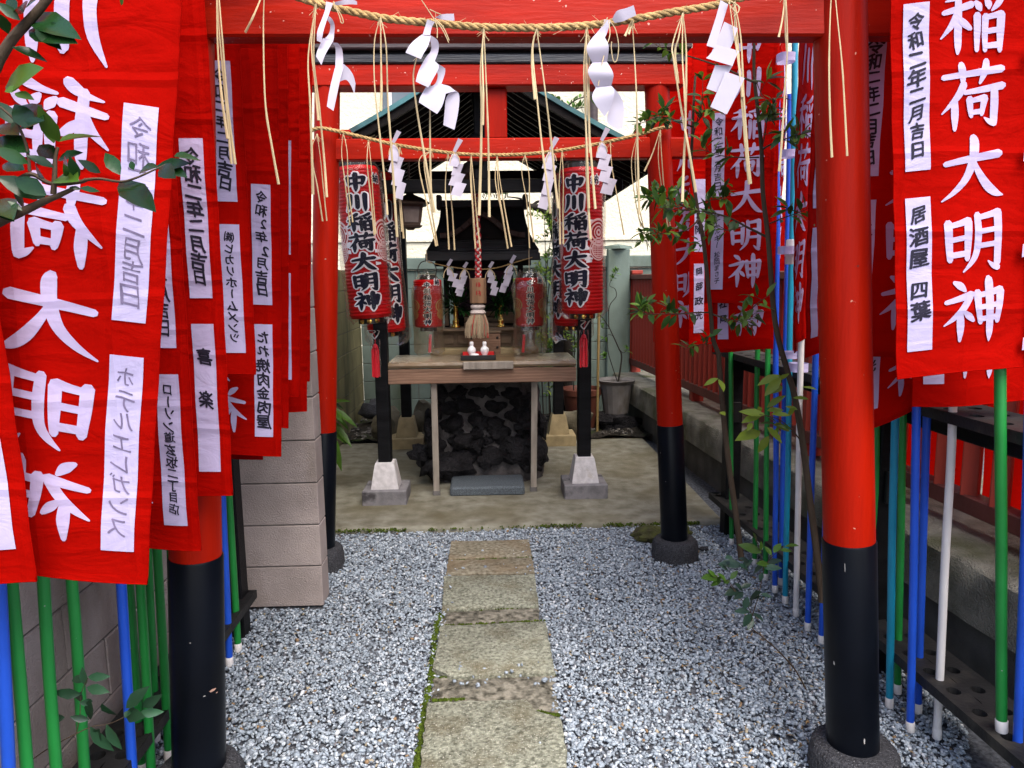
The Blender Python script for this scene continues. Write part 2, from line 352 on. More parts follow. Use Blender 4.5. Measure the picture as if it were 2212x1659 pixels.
M['bag_old'] = mat_bag('yellowed_plastic_film', (.88, .83, .73), .10)
M['red_packet'] = mat('red_tassel_thread', (.60, .006, .02), .5, .15, 30, stretch=(30, 30, 1), bump=.4, bscale=3, spec=.4)
M['bell_red'] = mat('crimson_cord', (.36, .02, .025), .75, .2, 20, bump=.4, bscale=150, spec=.2)
M['bell_white'] = mat('off_white_cord', (.52, .45, .42), .75, .15, 20, bump=.4, bscale=150, spec=.2)
M['tag_wood'] = mat('cedar_tag', (.27, .155, .085), .6, .2, 3, stretch=(14, 14, 1), bump=.2, bscale=10, spec=.3)
M['hemp'] = mat('hemp_thread', (.42, .33, .22), .7, .2, 14, stretch=(20, 20, 1), bump=.3, bscale=6, spec=.25, island=.25)
M['porcelain'] = mat('white_porcelain', (.82, .81, .82), .15, .02, 5, bump=0, spec=.6)
M['red_lacquer'] = mat('red_lacquer', (.5, .012, .012), .3, .1, 5, bump=0, spec=.5)
M['fence_red'] = mat('dull_red_fence_paint', (.27, .035, .022), .55, .2, 4, stretch=(3, 3, .6), bump=.15, bscale=40, spec=.3)
M['fence_rail'] = mat('brown_red_rail_paint', (.13, .035, .028), .55, .25, 4, bump=.2, bscale=40, spec=.3)
M['leaf'] = mat('glossy_dark_leaf', (.010, .038, .009), .24, .2, 9, bump=.1, bscale=30, spec=.35, island=.45, transl=.14)
M['leaf_mid'] = mat('green_leaf', (.06, .135, .014), .42, .2, 9, bump=.1, bscale=30, spec=.4, island=.4, transl=.28)
M['leaf_lime'] = mat('young_lime_leaf', (.19, .26, .025), .45, .15, 9, bump=.1, bscale=30, spec=.35, island=.25, transl=.35)
M['leaf_tree'] = mat('evergreen_leaf', (.036, .095, .014), .4, .2, 9, bump=.1, bscale=30, spec=.35, island=.5, transl=.25)
M['leaf_fresh'] = mat('fresh_green_leaf', (.11, .20, .022), .42, .2, 9, bump=.1, bscale=30, spec=.35, island=.4, transl=.3)
M['bark'] = mat('brown_bark', (.07, .048, .032), .85, .3, 12, stretch=(1, 1, .3), bump=.6, bscale=70, spec=.15)
M['bark_dark'] = mat('black_bark', (.022, .018, .015), .85, .3, 12, bump=.6, bscale=50, spec=.15)
M['bamboo'] = mat('dry_bamboo', (.21, .145, .055), .45, .2, 3, stretch=(6, 6, 1), bump=.05, spec=.35)
M['pot_grey'] = mat('grimy_grey_plastic', (.13, .12, .117), .7, .25, 6, bump=.1, bscale=40, spec=.25, stain=((.07, .06, .045), 7, .5, .68, (1, 1, .5)))
M['pot_brown'] = mat('brown_plastic', (.11, .035, .022), .55, .2, 6, bump=.05, spec=.3)
M['door_dark'] = mat('dark_purple_curtain', (.03, .006, .018), .8, .3, 9, bump=.1)
M['iron'] = mat('dark_iron', (.02, .02, .02), .5, .2, 9, bump=.1, metal=.6)
M['window_grey'] = mat('grey_window', (.10, .12, .14), .25, .2, 4, bump=0, spec=.5)

# ------------------------------------------------------------------ the ground, platform, path, gravel
def noisy_sheet(x0, x1, y0, y1, z, nx, ny, amp, seed):
    rg = random.Random(seed); b = MB()
    ph = [rg.uniform(0, 6.28) for _ in range(6)]
    b.strip([[(x0+(x1-x0)*i/nx, y0+(y1-y0)*j/ny, z+amp*(math.sin(i*1.1+ph[0]+j*.6)+math.sin(j*1.7+ph[1]-i*.4)+math.sin(i*2.9+j*2.3+ph[2]))) for i in range(nx+1)] for j in range(ny+1)])
    return b
g = MB(); g.strip([[(-60, -40, -.03), (60, -40, -.03)], [(-60, 80, -.03), (60, 80, -.03)]])
kind(obj('ground', g, M['gravel_bed'], smooth=0), 'structure')
kind(obj('soil_bed', noisy_sheet(-1.6, 1.6, 6.55, 8.0, .02, 40, 20, .012, 3), M['soil'], smooth=180), 'structure')

# the concrete platform, its front lip uneven
rg = random.Random(11)
front = []
for i in range(61):
    x = -1.42 + i*2.86/60
    front.append((x, 4.245+.006*math.sin(x*4)+rg.uniform(-.006, .006)+(-.02*max(0, 1-abs(x)/.35))))
b = MB()
rows = [[(x, y-.004, -.03) for x, y in front], [(x, y, -.008) for x, y in front], [(x, y+.010, .002) for x, y in front]]
for t in (.03, .1, .25, .5, .75, 1):
    rows.append([(x, y+(( 6.58 if x < .9 else 6.93)-y)*t, .003+.003*math.sin(x*3+t*9)) for x, y in front])
rows.append([(x, 6.6 if x < .9 else 6.95, -.03) for x, y in front])
b.strip(rows); kind(obj('platform', b, M['slab'], smooth=50), 'structure')

# the path: flat stones and pebbled infill between them
def zp(x, y): return 777.7+.323*x, 1123.3+.323*y
def slab(pts, ztop, material, name, seed, z0=-.028):
    rg = random.Random(seed); out = []
    P2 = [at(*zp(*p), Z=ztop) for p in pts]
    for i in range(len(P2)):
        a, c = P2[i], P2[(i+1) % len(P2)]; n = max(2, int((c-a).length/.018))
        for k in range(n):
            q = a.lerp(c, k/n); out.append((q.x+rg.uniform(-.0035, .0035), q.y+rg.uniform(-.004, .004)))
    # a grid-filled top so that the surface can undulate a little
    b = MB(); b.prism(out, z0, ztop, .006)
    return kind(obj(name, b, material, smooth=40), 'structure')
slab([(612, 140), (1130, 128), (1150, 238), (592, 258)], -.004, M['path_brown'], 'path_stone', 1)
slab([(585, 268), (1150, 249), (1168, 350), (575, 362)], -.010, M['path_brown'], 'path_infill', 2)
slab([(562, 372), (1165, 362), (1195, 565), (940, 572), (548, 598)], .004, M['path'], 'path_stone', 3)
slab([(545, 604), (1195, 574), (1198, 668), (535, 697)], -.013, M['path_pebble'], 'path_infill', 4)
slab([(535, 706), (900, 690), (1240, 672), (1305, 1012), (1000, 1026), (620, 1042), (485, 985), (515, 860)], .006, M['path'], 'path_stone', 5)
slab([(490, 1050), (1308, 1024), (1330, 1290), (470, 1190)], -.012, M['path_pebble'], 'path_infill', 6)
slab([(450, 1212), (1110, 1192), (1180, 1270), (1340, 1316), (1385, 1560), (1400, 2050), (360, 2050), (410, 1560)], .008, M['path'], 'path_stone', 7)

# moss along the path's edge, in its joints and along the platform's lip
b = MB(); rg = random.Random(5)
def clump(p, r):
    n = 6; vs = [Vector(p)+Vector((r*math.cos(6.283*k/n)*rg.uniform(.6, 1.2), r*math.sin(6.283*k/n)*rg.uniform(.6, 1.2), -.004)) for k in range(n)]
    vs.append(Vector(p)+Vector((0, 0, r*rg.uniform(.3, .7))))
    b.add(vs, [[k, (k+1) % n, n] for k in range(n)])
ml = [(535, 620), (512, 700), (495, 800), (478, 930), (470, 1040), (440, 1180), (425, 1300), (395, 1480), (370, 1640), (350, 1800)]
for i in range(len(ml)-1):
    for k in range(60):
        t = rg.random(); x = ml[i][0]+(ml[i+1][0]-ml[i][0])*t+rg.gauss(4, 9); y = ml[i][1]+(ml[i+1][1]-ml[i][1])*t
        clump(at(*zp(x, y), Z=-.006), rg.uniform(.003, .009))
for (x0, y0, x1, y1) in [(540, 607, 1195, 576), (490, 1050, 1305, 1026), (480, 1200, 700, 1195), (1180, 1275, 1330, 1300), (590, 262, 1150, 243), (545, 702, 1235, 668)]:
    for k in range(130):
        t = rg.random(); clump(at(*zp(x0+(x1-x0)*t, y0+(y1-y0)*t+rg.gauss(0, 3)), Z=-.010), rg.uniform(.003, .008))
for k in range(900):
    x = rg.uniform(-.95, 1.3)
    if abs(x) < .30 and rg.random() < .7: continue
    if math.sin(x*7+1)+math.sin(x*17) < -1.1: continue
    clump((x, 4.238+rg.gauss(0, .010)+.006*math.sin(x*4), -.014+rg.uniform(0, .016)), rg.uniform(.003, .010))
kind(obj('moss', b, M['moss'], smooth=0), 'stuff')

def gravel_field():
    rg = np.random.default_rng(3)
    ph = (1+5**.5)/2
    ico = np.array([(-1, ph, 0), (1, ph, 0), (-1, -ph, 0), (1, -ph, 0), (0, -1, ph), (0, 1, ph), (0, -1, -ph), (0, 1, -ph), (ph, 0, -1), (ph, 0, 1), (-ph, 0, -1), (-ph, 0, 1)])/1.9
    fc = np.array([(0,11,5),(0,5,1),(0,1,7),(0,7,10),(0,10,11),(1,5,9),(5,11,4),(11,10,2),(10,7,6),(7,1,8),(3,9,4),(3,4,2),(3,2,6),(3,6,8),(3,8,9),(4,9,5),(2,4,11),(6,2,10),(8,6,7),(9,8,1)])
    n = 104000
    x = rg.uniform(-1.42, 1.75, n); y = 1.25+(4.235-1.25)*rg.random(n)**1.12
    # leave out the path, the block wall and the part nobody sees
    edge_l = -.235-.0*y; jx = rg.normal(0, .012, n); onp = (x > -.222+jx) & (x < .222+jx) & (y < 3.86+.05*rg.random(n)); inf = ((y > 3.55) & (y < 3.66)) | ((y > 2.48) & (y < 2.66)) | (y > 3.78); keep = ~(onp & (rg.random(n) > np.where(inf, .025, .0012)))
    keep &= ~((x < -.79) & (y > 3.2) & (y < 3.4)); keep &= (np.abs(x-.04) < .55*y+.35) & (y > 1.6)
    x = x[keep]; y = y[keep]; n = len(x)
    r = rg.uniform(.0042, .0096, n)*(1+.6*(rg.random(n) > .965))
    sc_ = np.stack([r*rg.uniform(.9, 1.35, n), r*rg.uniform(.6, 1.0, n), r*rg.uniform(.35, .7, n)], 1)
    v = ico[None]*(1+rg.uniform(-.28, .28, (n, 12, 1)))*sc_[:, None, :]
    a, e, t = rg.uniform(0, 6.283, n), rg.normal(0, .45, n), rg.normal(0, .45, n)
    ce, se, ct, st, ca, sa = np.cos(e), np.sin(e), np.cos(t), np.sin(t), np.cos(a), np.sin(a)
    vx, vy, vz = v[..., 0], v[..., 1], v[..., 2]
    vy, vz = vy*ce[:, None]-vz*se[:, None], vy*se[:, None]+vz*ce[:, None]
    vx, vz = vx*ct[:, None]-vz*st[:, None], vx*st[:, None]+vz*ct[:, None]
    vx, vy = vx*ca[:, None]-vy*sa[:, None], vx*sa[:, None]+vy*ca[:, None]
    z = -.022+.014*rg.random(n)**1.5-.012*np.clip((y-3.9)/.25, 0, 1)+np.where((x > -.2) & (x < .2), .018, 0)*(y < 3.86)+.004*np.sin(x*7+y*3)+.004*np.sin(y*8-x*2)
    v = np.stack([vx+x[:, None], vy+y[:, None], vz+z[:, None]], -1).reshape(-1, 3)
    f = (fc[None]+12*np.arange(n)[:, None, None]).reshape(-1)
    me = bpy.data.meshes.new('gravel'); me.vertices.add(len(v)); me.vertices.foreach_set('co', v.ravel().astype(np.float32))
    nf = len(f)//3; me.loops.add(len(f)); me.loops.foreach_set('vertex_index', f.astype(np.int32))
    me.polygons.add(nf); me.polygons.foreach_set('loop_start', np.arange(0, 3*nf, 3, dtype=np.int32))
    me.update(calc_edges=True); me.materials.append(M['gravel'])
    o = bpy.data.objects.new('gravel', me); col.objects.link(o); kind(o, 'stuff')
gravel_field()
b = MB(); rg = random.Random(77)
for k in range(420):
    x, y = (rg.uniform(.75, 1.35), rg.uniform(1.6, 3.3)) if k < 300 else (rg.uniform(-.75, 1.2), rg.uniform(1.9, 4.1))
    if abs(x) < .24 and rg.random() < .8: continue
    a = rg.uniform(0, 6.28); L = rg.uniform(.006, .022); w_ = rg.uniform(.001, .004); z = rg.uniform(-.004, .006); c_, s_ = math.cos(a), math.sin(a)
    b.add([(x-c_*L-s_*w_*.2, y-s_*L+c_*w_*.2, z), (x-s_*w_, y+c_*w_, z+.002), (x+c_*L, y+s_*L, z+rg.uniform(-.002, .004)), (x+s_*w_, y-c_*w_, z+.001)], [[0, 1, 2, 3]])
kind(obj('leaf_litter', b, mat('dry_litter', (.24, .16, .075), .8, .4, 20, island=.5, bump=0), smooth=0), 'stuff')

# litter and little stones on the soil behind the platform
b = MB(); rg = random.Random(21)
for k in range(420):
    s = rg.uniform(.008, .03); p = (rg.choice([rg.uniform(-1.38, -.5), rg.uniform(.4, 1.4)]), rg.uniform(6.62, 7.7), .03+s*.2)
    b.box(p, (s*1.4, s, s*.6), .004, Matrix.Rotation(rg.uniform(0, 6), 3, 'Z') @ Matrix.Rotation(rg.gauss(0, .4), 3, 'X'))
kind(obj('soil_litter', b, mat('stone_litter', (.10, .09, .08), .8, .5, 20, island=.7, bump=.3), smooth=0), 'stuff')

# ------------------------------------------------------------------ walls and the building behind
def block_run(b, core, p0, p1, z0, courses, ch=.2, bl=.4, thick=.12, gap=.006, seed=0, off0=0):
    """coursed blocks from p0 to p1 (x, y): bevelled blocks into b, the mortar behind the joints into core"""
    p0, p1 = Vector((*p0, 0)), Vector((*p1, 0)); L = (p1-p0).length; d = (p1-p0)/L
    R = Matrix.Rotation(math.atan2(d.y, d.x), 3, 'Z'); rg = random.Random(seed)
    for c in range(courses):
        z = z0+c*ch; s = -bl/2*((c+off0) % 2)
        while s < L-1e-4:
            a, e = max(0, s), min(L, s+bl)
            if e-a > .02:
                q = p0+d*((a+e)/2)
                b.box((q.x, q.y, z+ch/2), (e-a-gap, thick+rg.uniform(-.002, .002), ch-gap), .003, R)
            s += bl
    q = (p0+p1)/2
    core.box((q.x, q.y, z0+courses*ch/2), (L-.012, thick-.012, courses*ch-.004), 0.001, R)

def wall_thing(name, label, runs, m, courses, z0=0, cap=None, **kw):
    t = thing(name, label, 'wall', (runs[0][0][0], runs[0][0][1], z0))
    b, c = MB(), MB()
    for i, (p0, p1) in enumerate(runs): block_run(b, c, p0, p1, z0, courses, seed=i+1, off0=i, bl=.9 if (p1[0]-p0[0])**2+(p1[1]-p0[1])**2 < .3 else .4, **kw)
    obj('block_face', b, M[m], t); obj('mortar_joint', c, M['mortar'], t)
    return t
wall_thing('block_wall', 'pinkish concrete block wall behind the banner rack, turning towards the red gate', [((-1.30, -.4), (-1.30, 3.305)), ((-1.235, 3.305), (-.79, 3.305))], 'block_pink', 10, z0=-.02, thick=.13)
wall_thing('side_block_wall', 'yellowed moss-streaked block wall beside the shrine pavilion', [((-1.42, 3.4), (-1.42, 7.85))], 'block_yellow', 8, z0=.0)
t = wall_thing('back_block_wall', 'pale green weathered block wall closing the yard below the cream building', [((-1.36, 7.9), (3.2, 7.9))], 'block_green', 8, z0=.0)
b = MB(); b.box((.9, 7.89, 1.665), (4.6, .17, .13), .012); obj('coping', b, M['block_green'], t)
b = MB(); b.box((1.42, 7.80, .9), (.24, .10, 1.80), .012); b.lathe((1.42, 7.84, 1.80), [(.17, 0), (.15, .03), (.02, .05)], 4); obj('pier', b, M['block_green'], t)

t = thing('building', 'cream plastered building with a thin ledge behind the shrine yard', 'building', (0, 9.6, 0))
b = MB(); b.box((0, 10.2, 4), (16, 2, 8.06), .01); obj('plaster_wall', b, M['plaster'], t)
b = MB(); b.box((0, 9.16, 1.98), (16, .10, .05), .008); b.box((0, 9.17, 1.1), (16, .07, 1.7), .008); obj('ledge', b, M['plaster'], t)
b = MB(); p = at(1282, 260, Y=9.1); b.tube([(p.x, 9.1, 0), (p.x, 9.1, 6.5)], .055, 12); b.lathe((p.x, 9.1, p.z-.35), [(.07, 0), (.075, .02), (.075, .10), (.07, .12)], 12); obj('drain_pipe', b, M['brown_metal'], t)
b = MB(); p = at(868, 235, Y=9.15); b.box((p.x, 9.15, p.z), (.45, .08, .5), .01); obj('window', b, M['window_grey'], t)
b = MB(); p = at(842, 235, Y=9.1); b.tube([(p.x, 9.1, 2.4), (p.x, 9.1, 6)], .03, 10); obj('cable_pipe', b, M['white_pipe'], t)

# ------------------------------------------------------------------ the kerb and the red fence on it
def kx(y): return 1.42+(6.9-y)*.065
t = thing('kerb_wall', 'rough concrete kerb wall carrying the red picket fence', 'wall', (kx(7), 7, 0))
ya, yb = 7.85, .4
def kerb(x0, x1, z0, z1, m, nm, am, n=90):
    rg = random.Random(len(nm)); b = MB(); rows = []
    for i in range(n+1):
        y = ya+(yb-ya)*i/n; j = lambda: rg.uniform(-am, am); X0 = kx(y)+x0; X1 = kx(y)+x1
        rows.append([(X0+j(), y, z0), (X0+j(), y, z0+(z1-z0)*.5), (X0+j(), y, z1-.015), (X0+.018+j(), y, z1+j()), (X0+.12, y, z1+j()), (X1, y, z1+j()), (X1, y, z0)])
    b.strip(rows); return obj(nm, b, M[m], t, smooth=50)
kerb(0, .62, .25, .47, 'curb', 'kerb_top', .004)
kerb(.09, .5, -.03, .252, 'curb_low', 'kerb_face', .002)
t = thing('picket_fence', 'dull red wooden fence of square pickets standing on the kerb wall', 'fence', (kx(7.6)+.2, 7.6, .47))
def fx(y): return kx(y)+.24
def yrail(z, wx, wz, m, nm, dx=0):
    b = MB(); b.bar((fx(7.85)+dx, 7.85, z), (fx(.4)+dx, .4, z), wx, wz, .006); return obj(nm, b, M[m], t)
yrail(.585, .075, .075, 'fence_rail', 'rail')
yrail(1.50, .10, .05, 'fence_rail', 'rail')
y = 7.8; k = 0
pm = MB(); pm.box((0, 0, 0), (.062, .062, .86), .004, Matrix.Rotation(R_(45), 3, 'Z'))
first = None
while y > .9:
    if first is None:
        first = obj('picket', pm, M['fence_red'], t); first.location = Vector((fx(y), y, 1.045))-t.location
        for v in first.data.vertices: v.co += t.location
    else:
        c = first.copy(); col.objects.link(c); c.parent = t; c.location = Vector((fx(y), y, 1.045))-t.location
    k += 1; y -= .105 if y > 4.5 else .155
for y in (7.8, 5.9, 4.0, 2.1):
    b = MB(); b.box((fx(y)+.02, y, .98), (.10, .09, 1.1), .006); b.box((fx(y)+.02, y, 1.55), (.12, .11, .04), .006); obj('post', b, M['fence_red'], t)
b = MB(); b.strip([[(2.35, 8, .2), (3.2, 8, .2)], [(2.35, .3, .2), (3.2, .3, .2)]]); kind(obj('neighbour_ground', b, M['curb'], smooth=0), 'structure')

# ------------------------------------------------------------------ red gates
M['bare_wood'] = mat('bare_chipped_wood', (.34, .20, .15), .8, .3, 60, bump=.2)
M['scuff'] = mat('pale_scuff', (.42, .40, .38), .8, .2, 60, bump=0)
M['dark_knot'] = mat('dark_red_knot', (.12, .006, .003), .6, .3, 60, bump=.4, bscale=200)
CHIPS = {-.868: [(450, 1493, .022, .010, 'bare_wood'), (437, 1499, .008, .004, 'scuff'), (456, 1503, .008, .004, 'bare_wood'), (470, 1200, .004, .008, 'bare_wood'), (410, 1380, .005, .003, 'scuff')],
 1.088: [(1831, 1222, .0022, .028, 'scuff'), (1845, 1135, .002, .014, 'bare_wood'), (1852, 575, .014, .007, 'dark_knot'), (1790, 575, .010, .010, 'dark_knot'), (1772, 430, .005, .006, 'bare_wood'), (1786, 1440, .006, .014, 'scuff'), (1774, 990, .002, .05, 'bare_wood'), (1868, 1590, .005, .02, 'scuff'), (1840, 845, .003, .004, 'bare_wood')],
 -.905: [(703, 560, .012, .007, 'bare_wood'), (700, 850, .006, .004, 'bare_wood'), (718, 700, .016, .007, 'dark_knot'), (722, 702, .006, .008, 'dark_knot')],
 1.0: [(1420, 250, .006, .01, 'dark_knot'), (1440, 1040, .004, .004, 'scuff'), (1428, 980, .003, .01, 'scuff'), (1408, 620, .006, .004, 'bare_wood')]}
def torii(label, Y, base_l, top_l, base_r, top_r, zt, r0, r1, zb, nuki, shimaki, kasagi, over, dim):
    t = thing('torii_gate', label, 'gate', ((base_l+base_r)/2, Y, 0))
    for (xb, xt) in ((base_l, top_l), (base_r, top_r)):
        def px(z): return xb+(xt-xb)*(z-.08)/(2.38-.08)
        ax = Vector((px(1)-px(0), 0, 1)).normalized()
        b = MB(); n = 24
        b.lathe((px(zb-.1), Y, zb-.1), [(r0+(r1-r0)*k/n, (zt-zb+.1)*k/n) for k in range(n+1)], 40, axis=ax)
        pl = obj('pillar', b, M['vermilion'], t, smooth=60)
        b = MB(); b.lathe((px(.06), Y, .06), [(r0+.004, 0), (r0+.004, .02), (r0+.0035, zb-.065), (r0+.0015, zb-.06)], 40, axis=ax)
        obj('black_base', b, M['black_paint'], pl, smooth=60)
        rgc = random.Random(int(xb*1000)+7)
        for (cpx, cpy, cw, ch, cm) in CHIPS.get(round(xb, 3), ()):
            c_ = at(cpx, cpy, Y=Y-.05); zc = c_.z; rr = r0+(r1-r0)*min(1, max(0, zc/2.4)); rr = (r0+.004 if zc < zb-.06 else rr)
            dx = max(-rr*.9, min(rr*.9, at(cpx, cpy, Y=Y-rr).x-px(zc))); ph0 = math.asin(dx/rr); poly = []
            for q_ in range(11):
                aa = 6.283*q_/11; du = cw*.5*math.cos(aa)*rgc.uniform(.5, 1.1); dv = ch*.5*math.sin(aa)*rgc.uniform(.5, 1.1)
                a3 = ph0+du/rr; poly.append(Vector((px(zc+dv)+math.sin(a3)*(rr+.0007), Y-math.cos(a3)*(rr+.0007), zc+dv)))
            b = MB(); cc = sum(poly, Vector())/11; cc.y = Y-math.cos(ph0)*(rr+.0009); cc.x = px(zc)+math.sin(ph0)*(rr+.0009)
            b.add(poly+[cc], [[q_, (q_+1) % 11, 11] for q_ in range(11)]); obj('paint_chip', b, M[cm], pl, smooth=0)
        rgf = random.Random(int(xb*100)); q = [rgf.uniform(.97, 1.03) for _ in range(48)]
        b = MB(); b.lathe((px(0), Y, -.03), [(dim+.008, 0), (dim+.006, .07), (dim, .108), (dim-.012, .122), (r0+.01, .126)], 48, wob=lambda a, h: q[int(a/6.2832*48) % 48])
        obj('stone_footing', b, M['footing'], pl, smooth=60)
    def beam(nm, z0, z1, d, x0, x1, m, bev=.006, dy=0):
        b = MB(); b.box(((x0+x1)/2, Y+dy, (z0+z1)/2), (x1-x0, d, z1-z0), bev); return obj(nm, b, M[m], t)
    xl = (base_l+(top_l-base_l)*.9); xr = (base_r+(top_r-base_r)*.9)
    beam('tie_beam', nuki[0], nuki[1], .065, xl-.02, xr+.02, 'beam_red')
    beam('tie_beam_end', nuki[0]+.002, nuki[1]-.002, .06, xl-.28, xl-.03, 'beam_red'); beam('tie_beam_end', nuki[0]+.002, nuki[1]-.002, .06, xr+.03, xr+.28, 'beam_red')
    for s, x in ((1, xl+.075), (-1, xr-.075)):
        b = MB(); b.box((x+.022*s, Y, nuki[1]+.022), (.055, .05, .044), .004); obj('wedge', b, M['beam_red'], t)
    xm = (xl+xr)/2+.01
    beam('centre_strut', nuki[1]-.001, shimaki[0]+.001, .05, xm-.055, xm+.055, 'vermilion')
    beam('lintel', shimaki[0], shimaki[1], .13, xl-over, xr+over, 'beam_red')
    beam('black_beam', shimaki[1]+.001, shimaki[1]+(kasagi-shimaki[1])*.42, .15, xl-over-.005, xr+over+.005, 'grey_beam')
    beam('top_beam', shimaki[1]+(kasagi-shimaki[1])*.55, kasagi-.012, .20, xl-over-.02, xr+over+.02, 'brown_metal')
    beam('gap_shade_filler', shimaki[1]+(kasagi-shimaki[1])*.42, shimaki[1]+(kasagi-shimaki[1])*.55, .13, xl-over, xr+over, 'black_wood')  # black filler standing in for the shadow in the gap under the top beam
    beam('metal_capping', kasagi-.012, kasagi, .22, xl-over-.03, xr+over+.03, 'window_grey', .003)
    return t
torii('tall red torii gate with black-based pillars standing nearest, rope hung across it', 1.965, -.868, -.735, 1.088, .918, 2.52, .070, .065, .742, (2.108, 2.235), (2.50, 2.62), 2.74, .30, .122)
torii('farther red torii gate with a black and brown top beam before the shrine', 3.72, -.905, -.762, 1.0, .866, 2.44, .067, .061, .725, (2.085, 2.187), (2.424, 2.524), 2.632, .11, .116)

# ------------------------------------------------------------------ the shrine pavilion
PX0, PX1, PYF, PYB = -.708, .656, 4.825, 6.43
t = thing('shrine_pavilion', 'black-posted open pavilion with a green-edged gable roof over the small shrine', 'pavilion', (-.02, 5.6, 0))
for (x, y, m1, pw) in ((PX0, PYF, 'ped_white', 1), (PX1+.003, PYF+.04, 'ped_white', 1), (PX0-.03, PYB, 'ped_tan', 1), (PX1-.02, PYB, 'ped_tan', 1)):
    b = MB(); b.box((x, y, 1.23), (.088, .088, 1.92), .005); post = obj('post', b, M['black_wood'], t)
    s2 = math.sqrt(2)
    b = MB(); b.lathe((x, y, .098), [(.093*s2, 0), (.093*s2, .004), (.066*s2, .165), (.062*s2, .176), (.050*s2, .179)], 4, axis=None)
    p = obj('stone_pedestal', b, M[m1], post, smooth=20)
    for v in p.data.vertices:
        q = Matrix.Rotation(R_(45), 3, 'Z') @ Vector((v.co.x-(x-t.location.x), v.co.y-(y-t.location.y), 0)); v.co.x = q.x+x-t.location.x; v.co.y = q.y+y-t.location.y
    b = MB(); b.box((x, y+.005, .048), (.297, .275, .104), .006); obj('base_slab', b, M['ped_base' if m1 == 'ped_white' else 'ped_tan'], post)
# roof: a sheet curved from the ridge to the eaves, thick at the verge
XE, ZR, ZE = 1.10, 2.86, 2.20
def rz(u): return ZR-(ZR-ZE)*(u**.80)*(1 if u < .99 else 1)
def roof_sheet(name, dz, th, y0, y1, m, n=18, ux=1.0):
    b = MB()
    for s in (-1, 1):
        top = [(-.02+s*XE*ux*k/n, rz(k/n*ux)+dz) for k in range(n+1)]
        vs = []
        for (x, z) in top: vs += [(x, y0, z), (x, y1, z), (x, y0, z-th), (x, y1, z-th)]
        fs = []
        for k in range(n):
            a, c = 4*k, 4*k+4
            fs += [[a, c, c+1, a+1], [a+2, a+3, c+3, c+2], [a, a+2, c+2, c], [a+1, c+1, c+3, a+3]]
        fs += [[4*n, 4*n+2, 4*n+3, 4*n+1]]
        b.add(vs, fs)
    return obj(name, b, M[m], t)
rf = roof_sheet('roof', .0, .03, 4.38, 6.62, 'copper')
roof_sheet('verge_board', -.032, .05, 4.40, 4.43, 'dark_wood', ux=.985)
roof_sheet('verge_board', -.032, .05, 6.57, 6.60, 'dark_wood', ux=.985)
roof_sheet('soffit', -.034, .012, 4.44, 6.56, 'dark_wood', ux=.97)
for k in range(14):
    for s in (-1, 1):
        y = 4.52+k*.152; b = MB(); pts = []
        for j in range(7):
            u = .06+.9*j/6; pts.append((-.02+s*XE*u, y, rz(u)-.066))
        for j in range(6): b.bar(pts[j], pts[j+1], .03, .04, .002)
        obj('rafter', b, M['dark_wood'], t)
def pbeam(nm, x0, x1, y0, y1, z0, z1, m='black_wood'):
    b = MB(); b.box(((x0+x1)/2, (y0+y1)/2, (z0+z1)/2), (x1-x0, y1-y0, z1-z0), .005); return obj(nm, b, M[m], t)
pbeam('cross_beam', -.95, .90, 4.79, 4.86, 2.055, 2.135)
pbeam('side_beam', PX0-.03, PX0+.03, 4.5, 6.6, 2.136, 2.20); pbeam('side_beam', PX1-.03, PX1+.03, 4.5, 6.6, 2.136, 2.20)
pbeam('ridge_beam', -.06, .02, 4.46, 6.56, 2.70, 2.79)
pbeam('king_post', -.062, .022, 4.80, 4.85, 2.136, 2.72); pbeam('king_post', -.055, .015, 6.42, 6.48, 2.40, 2.72)
pbeam('cross_beam', -.9, .86, 6.40, 6.47, 2.35, 2.42)
# carved bracket below the strut (a dark gourd-like outline in the photo)
b = MB(); b.lathe((-.05, 4.82, 2.20), [(.02, 0), (.05, .02), (.062, .06), (.05, .10), (.035, .13), (.045, .17), (.05, .2), (.03, .22)], 20); obj('carved_pendant', b, M['black_wood'], t)

# ------------------------------------------------------------------ rock mound and the little shrine on it
t = thing('rock_pedestal', 'mound of black lava rock set in grey mortar under the offering table', 'rock base', (-.03, 5.5, 0))
b = MB(); rg = random.Random(8); rows = []
for j in range(15):
    z = j*.92/14; row = []
    for i in range(33):
        a = -1.15*math.pi+ (i/32)*1.3*math.pi
        rx = .43-.05*z+.025*math.sin(i*2.1+j); ry = .36-.10*z+.03*math.sin(i*1.7+j*1.3)
        sx = math.copysign(abs(math.cos(a))**.45, math.cos(a)); sy = math.copysign(abs(math.sin(a))**.45, math.sin(a))
        row.append((-.02+rx*sx, 5.56+ry*sy*1.0, z))
    rows.append(row)
b.strip(rows); obj('mortar_core', b, M['lava_mortar'], t, smooth=180)
def rock(c, r, seed, sub=2, squash=.75):
    """one rough rock: a sphere of facets pushed in and out"""
    rg = random.Random(seed); b = MB(); n, m_ = 14, 9; rows = []
    ph = [(rg.uniform(0, 6.28), rg.uniform(0, 6.28), rg.uniform(1.5, 4.5), rg.uniform(.05, .16)) for _ in range(7)]
    for j in range(m_+1):
        th = math.pi*j/m_; row = []
        for i in range(n):
            a = 2*math.pi*i/n; d = Vector((math.sin(th)*math.cos(a), math.sin(th)*math.sin(a), math.cos(th)))
            k = 1+sum(A*math.sin(f*(d.x*math.cos(p)+d.y*math.sin(p)+d.z*math.cos(q))*1.6+p) for p, q, f, A in ph)+rg.uniform(-.04, .04)
            row.append(Vector(c)+Vector((d.x*r[0], d.y*r[1], d.z*r[2]))*k)
        row.append(row[0]); rows.append(row)
    return b.strip(rows)
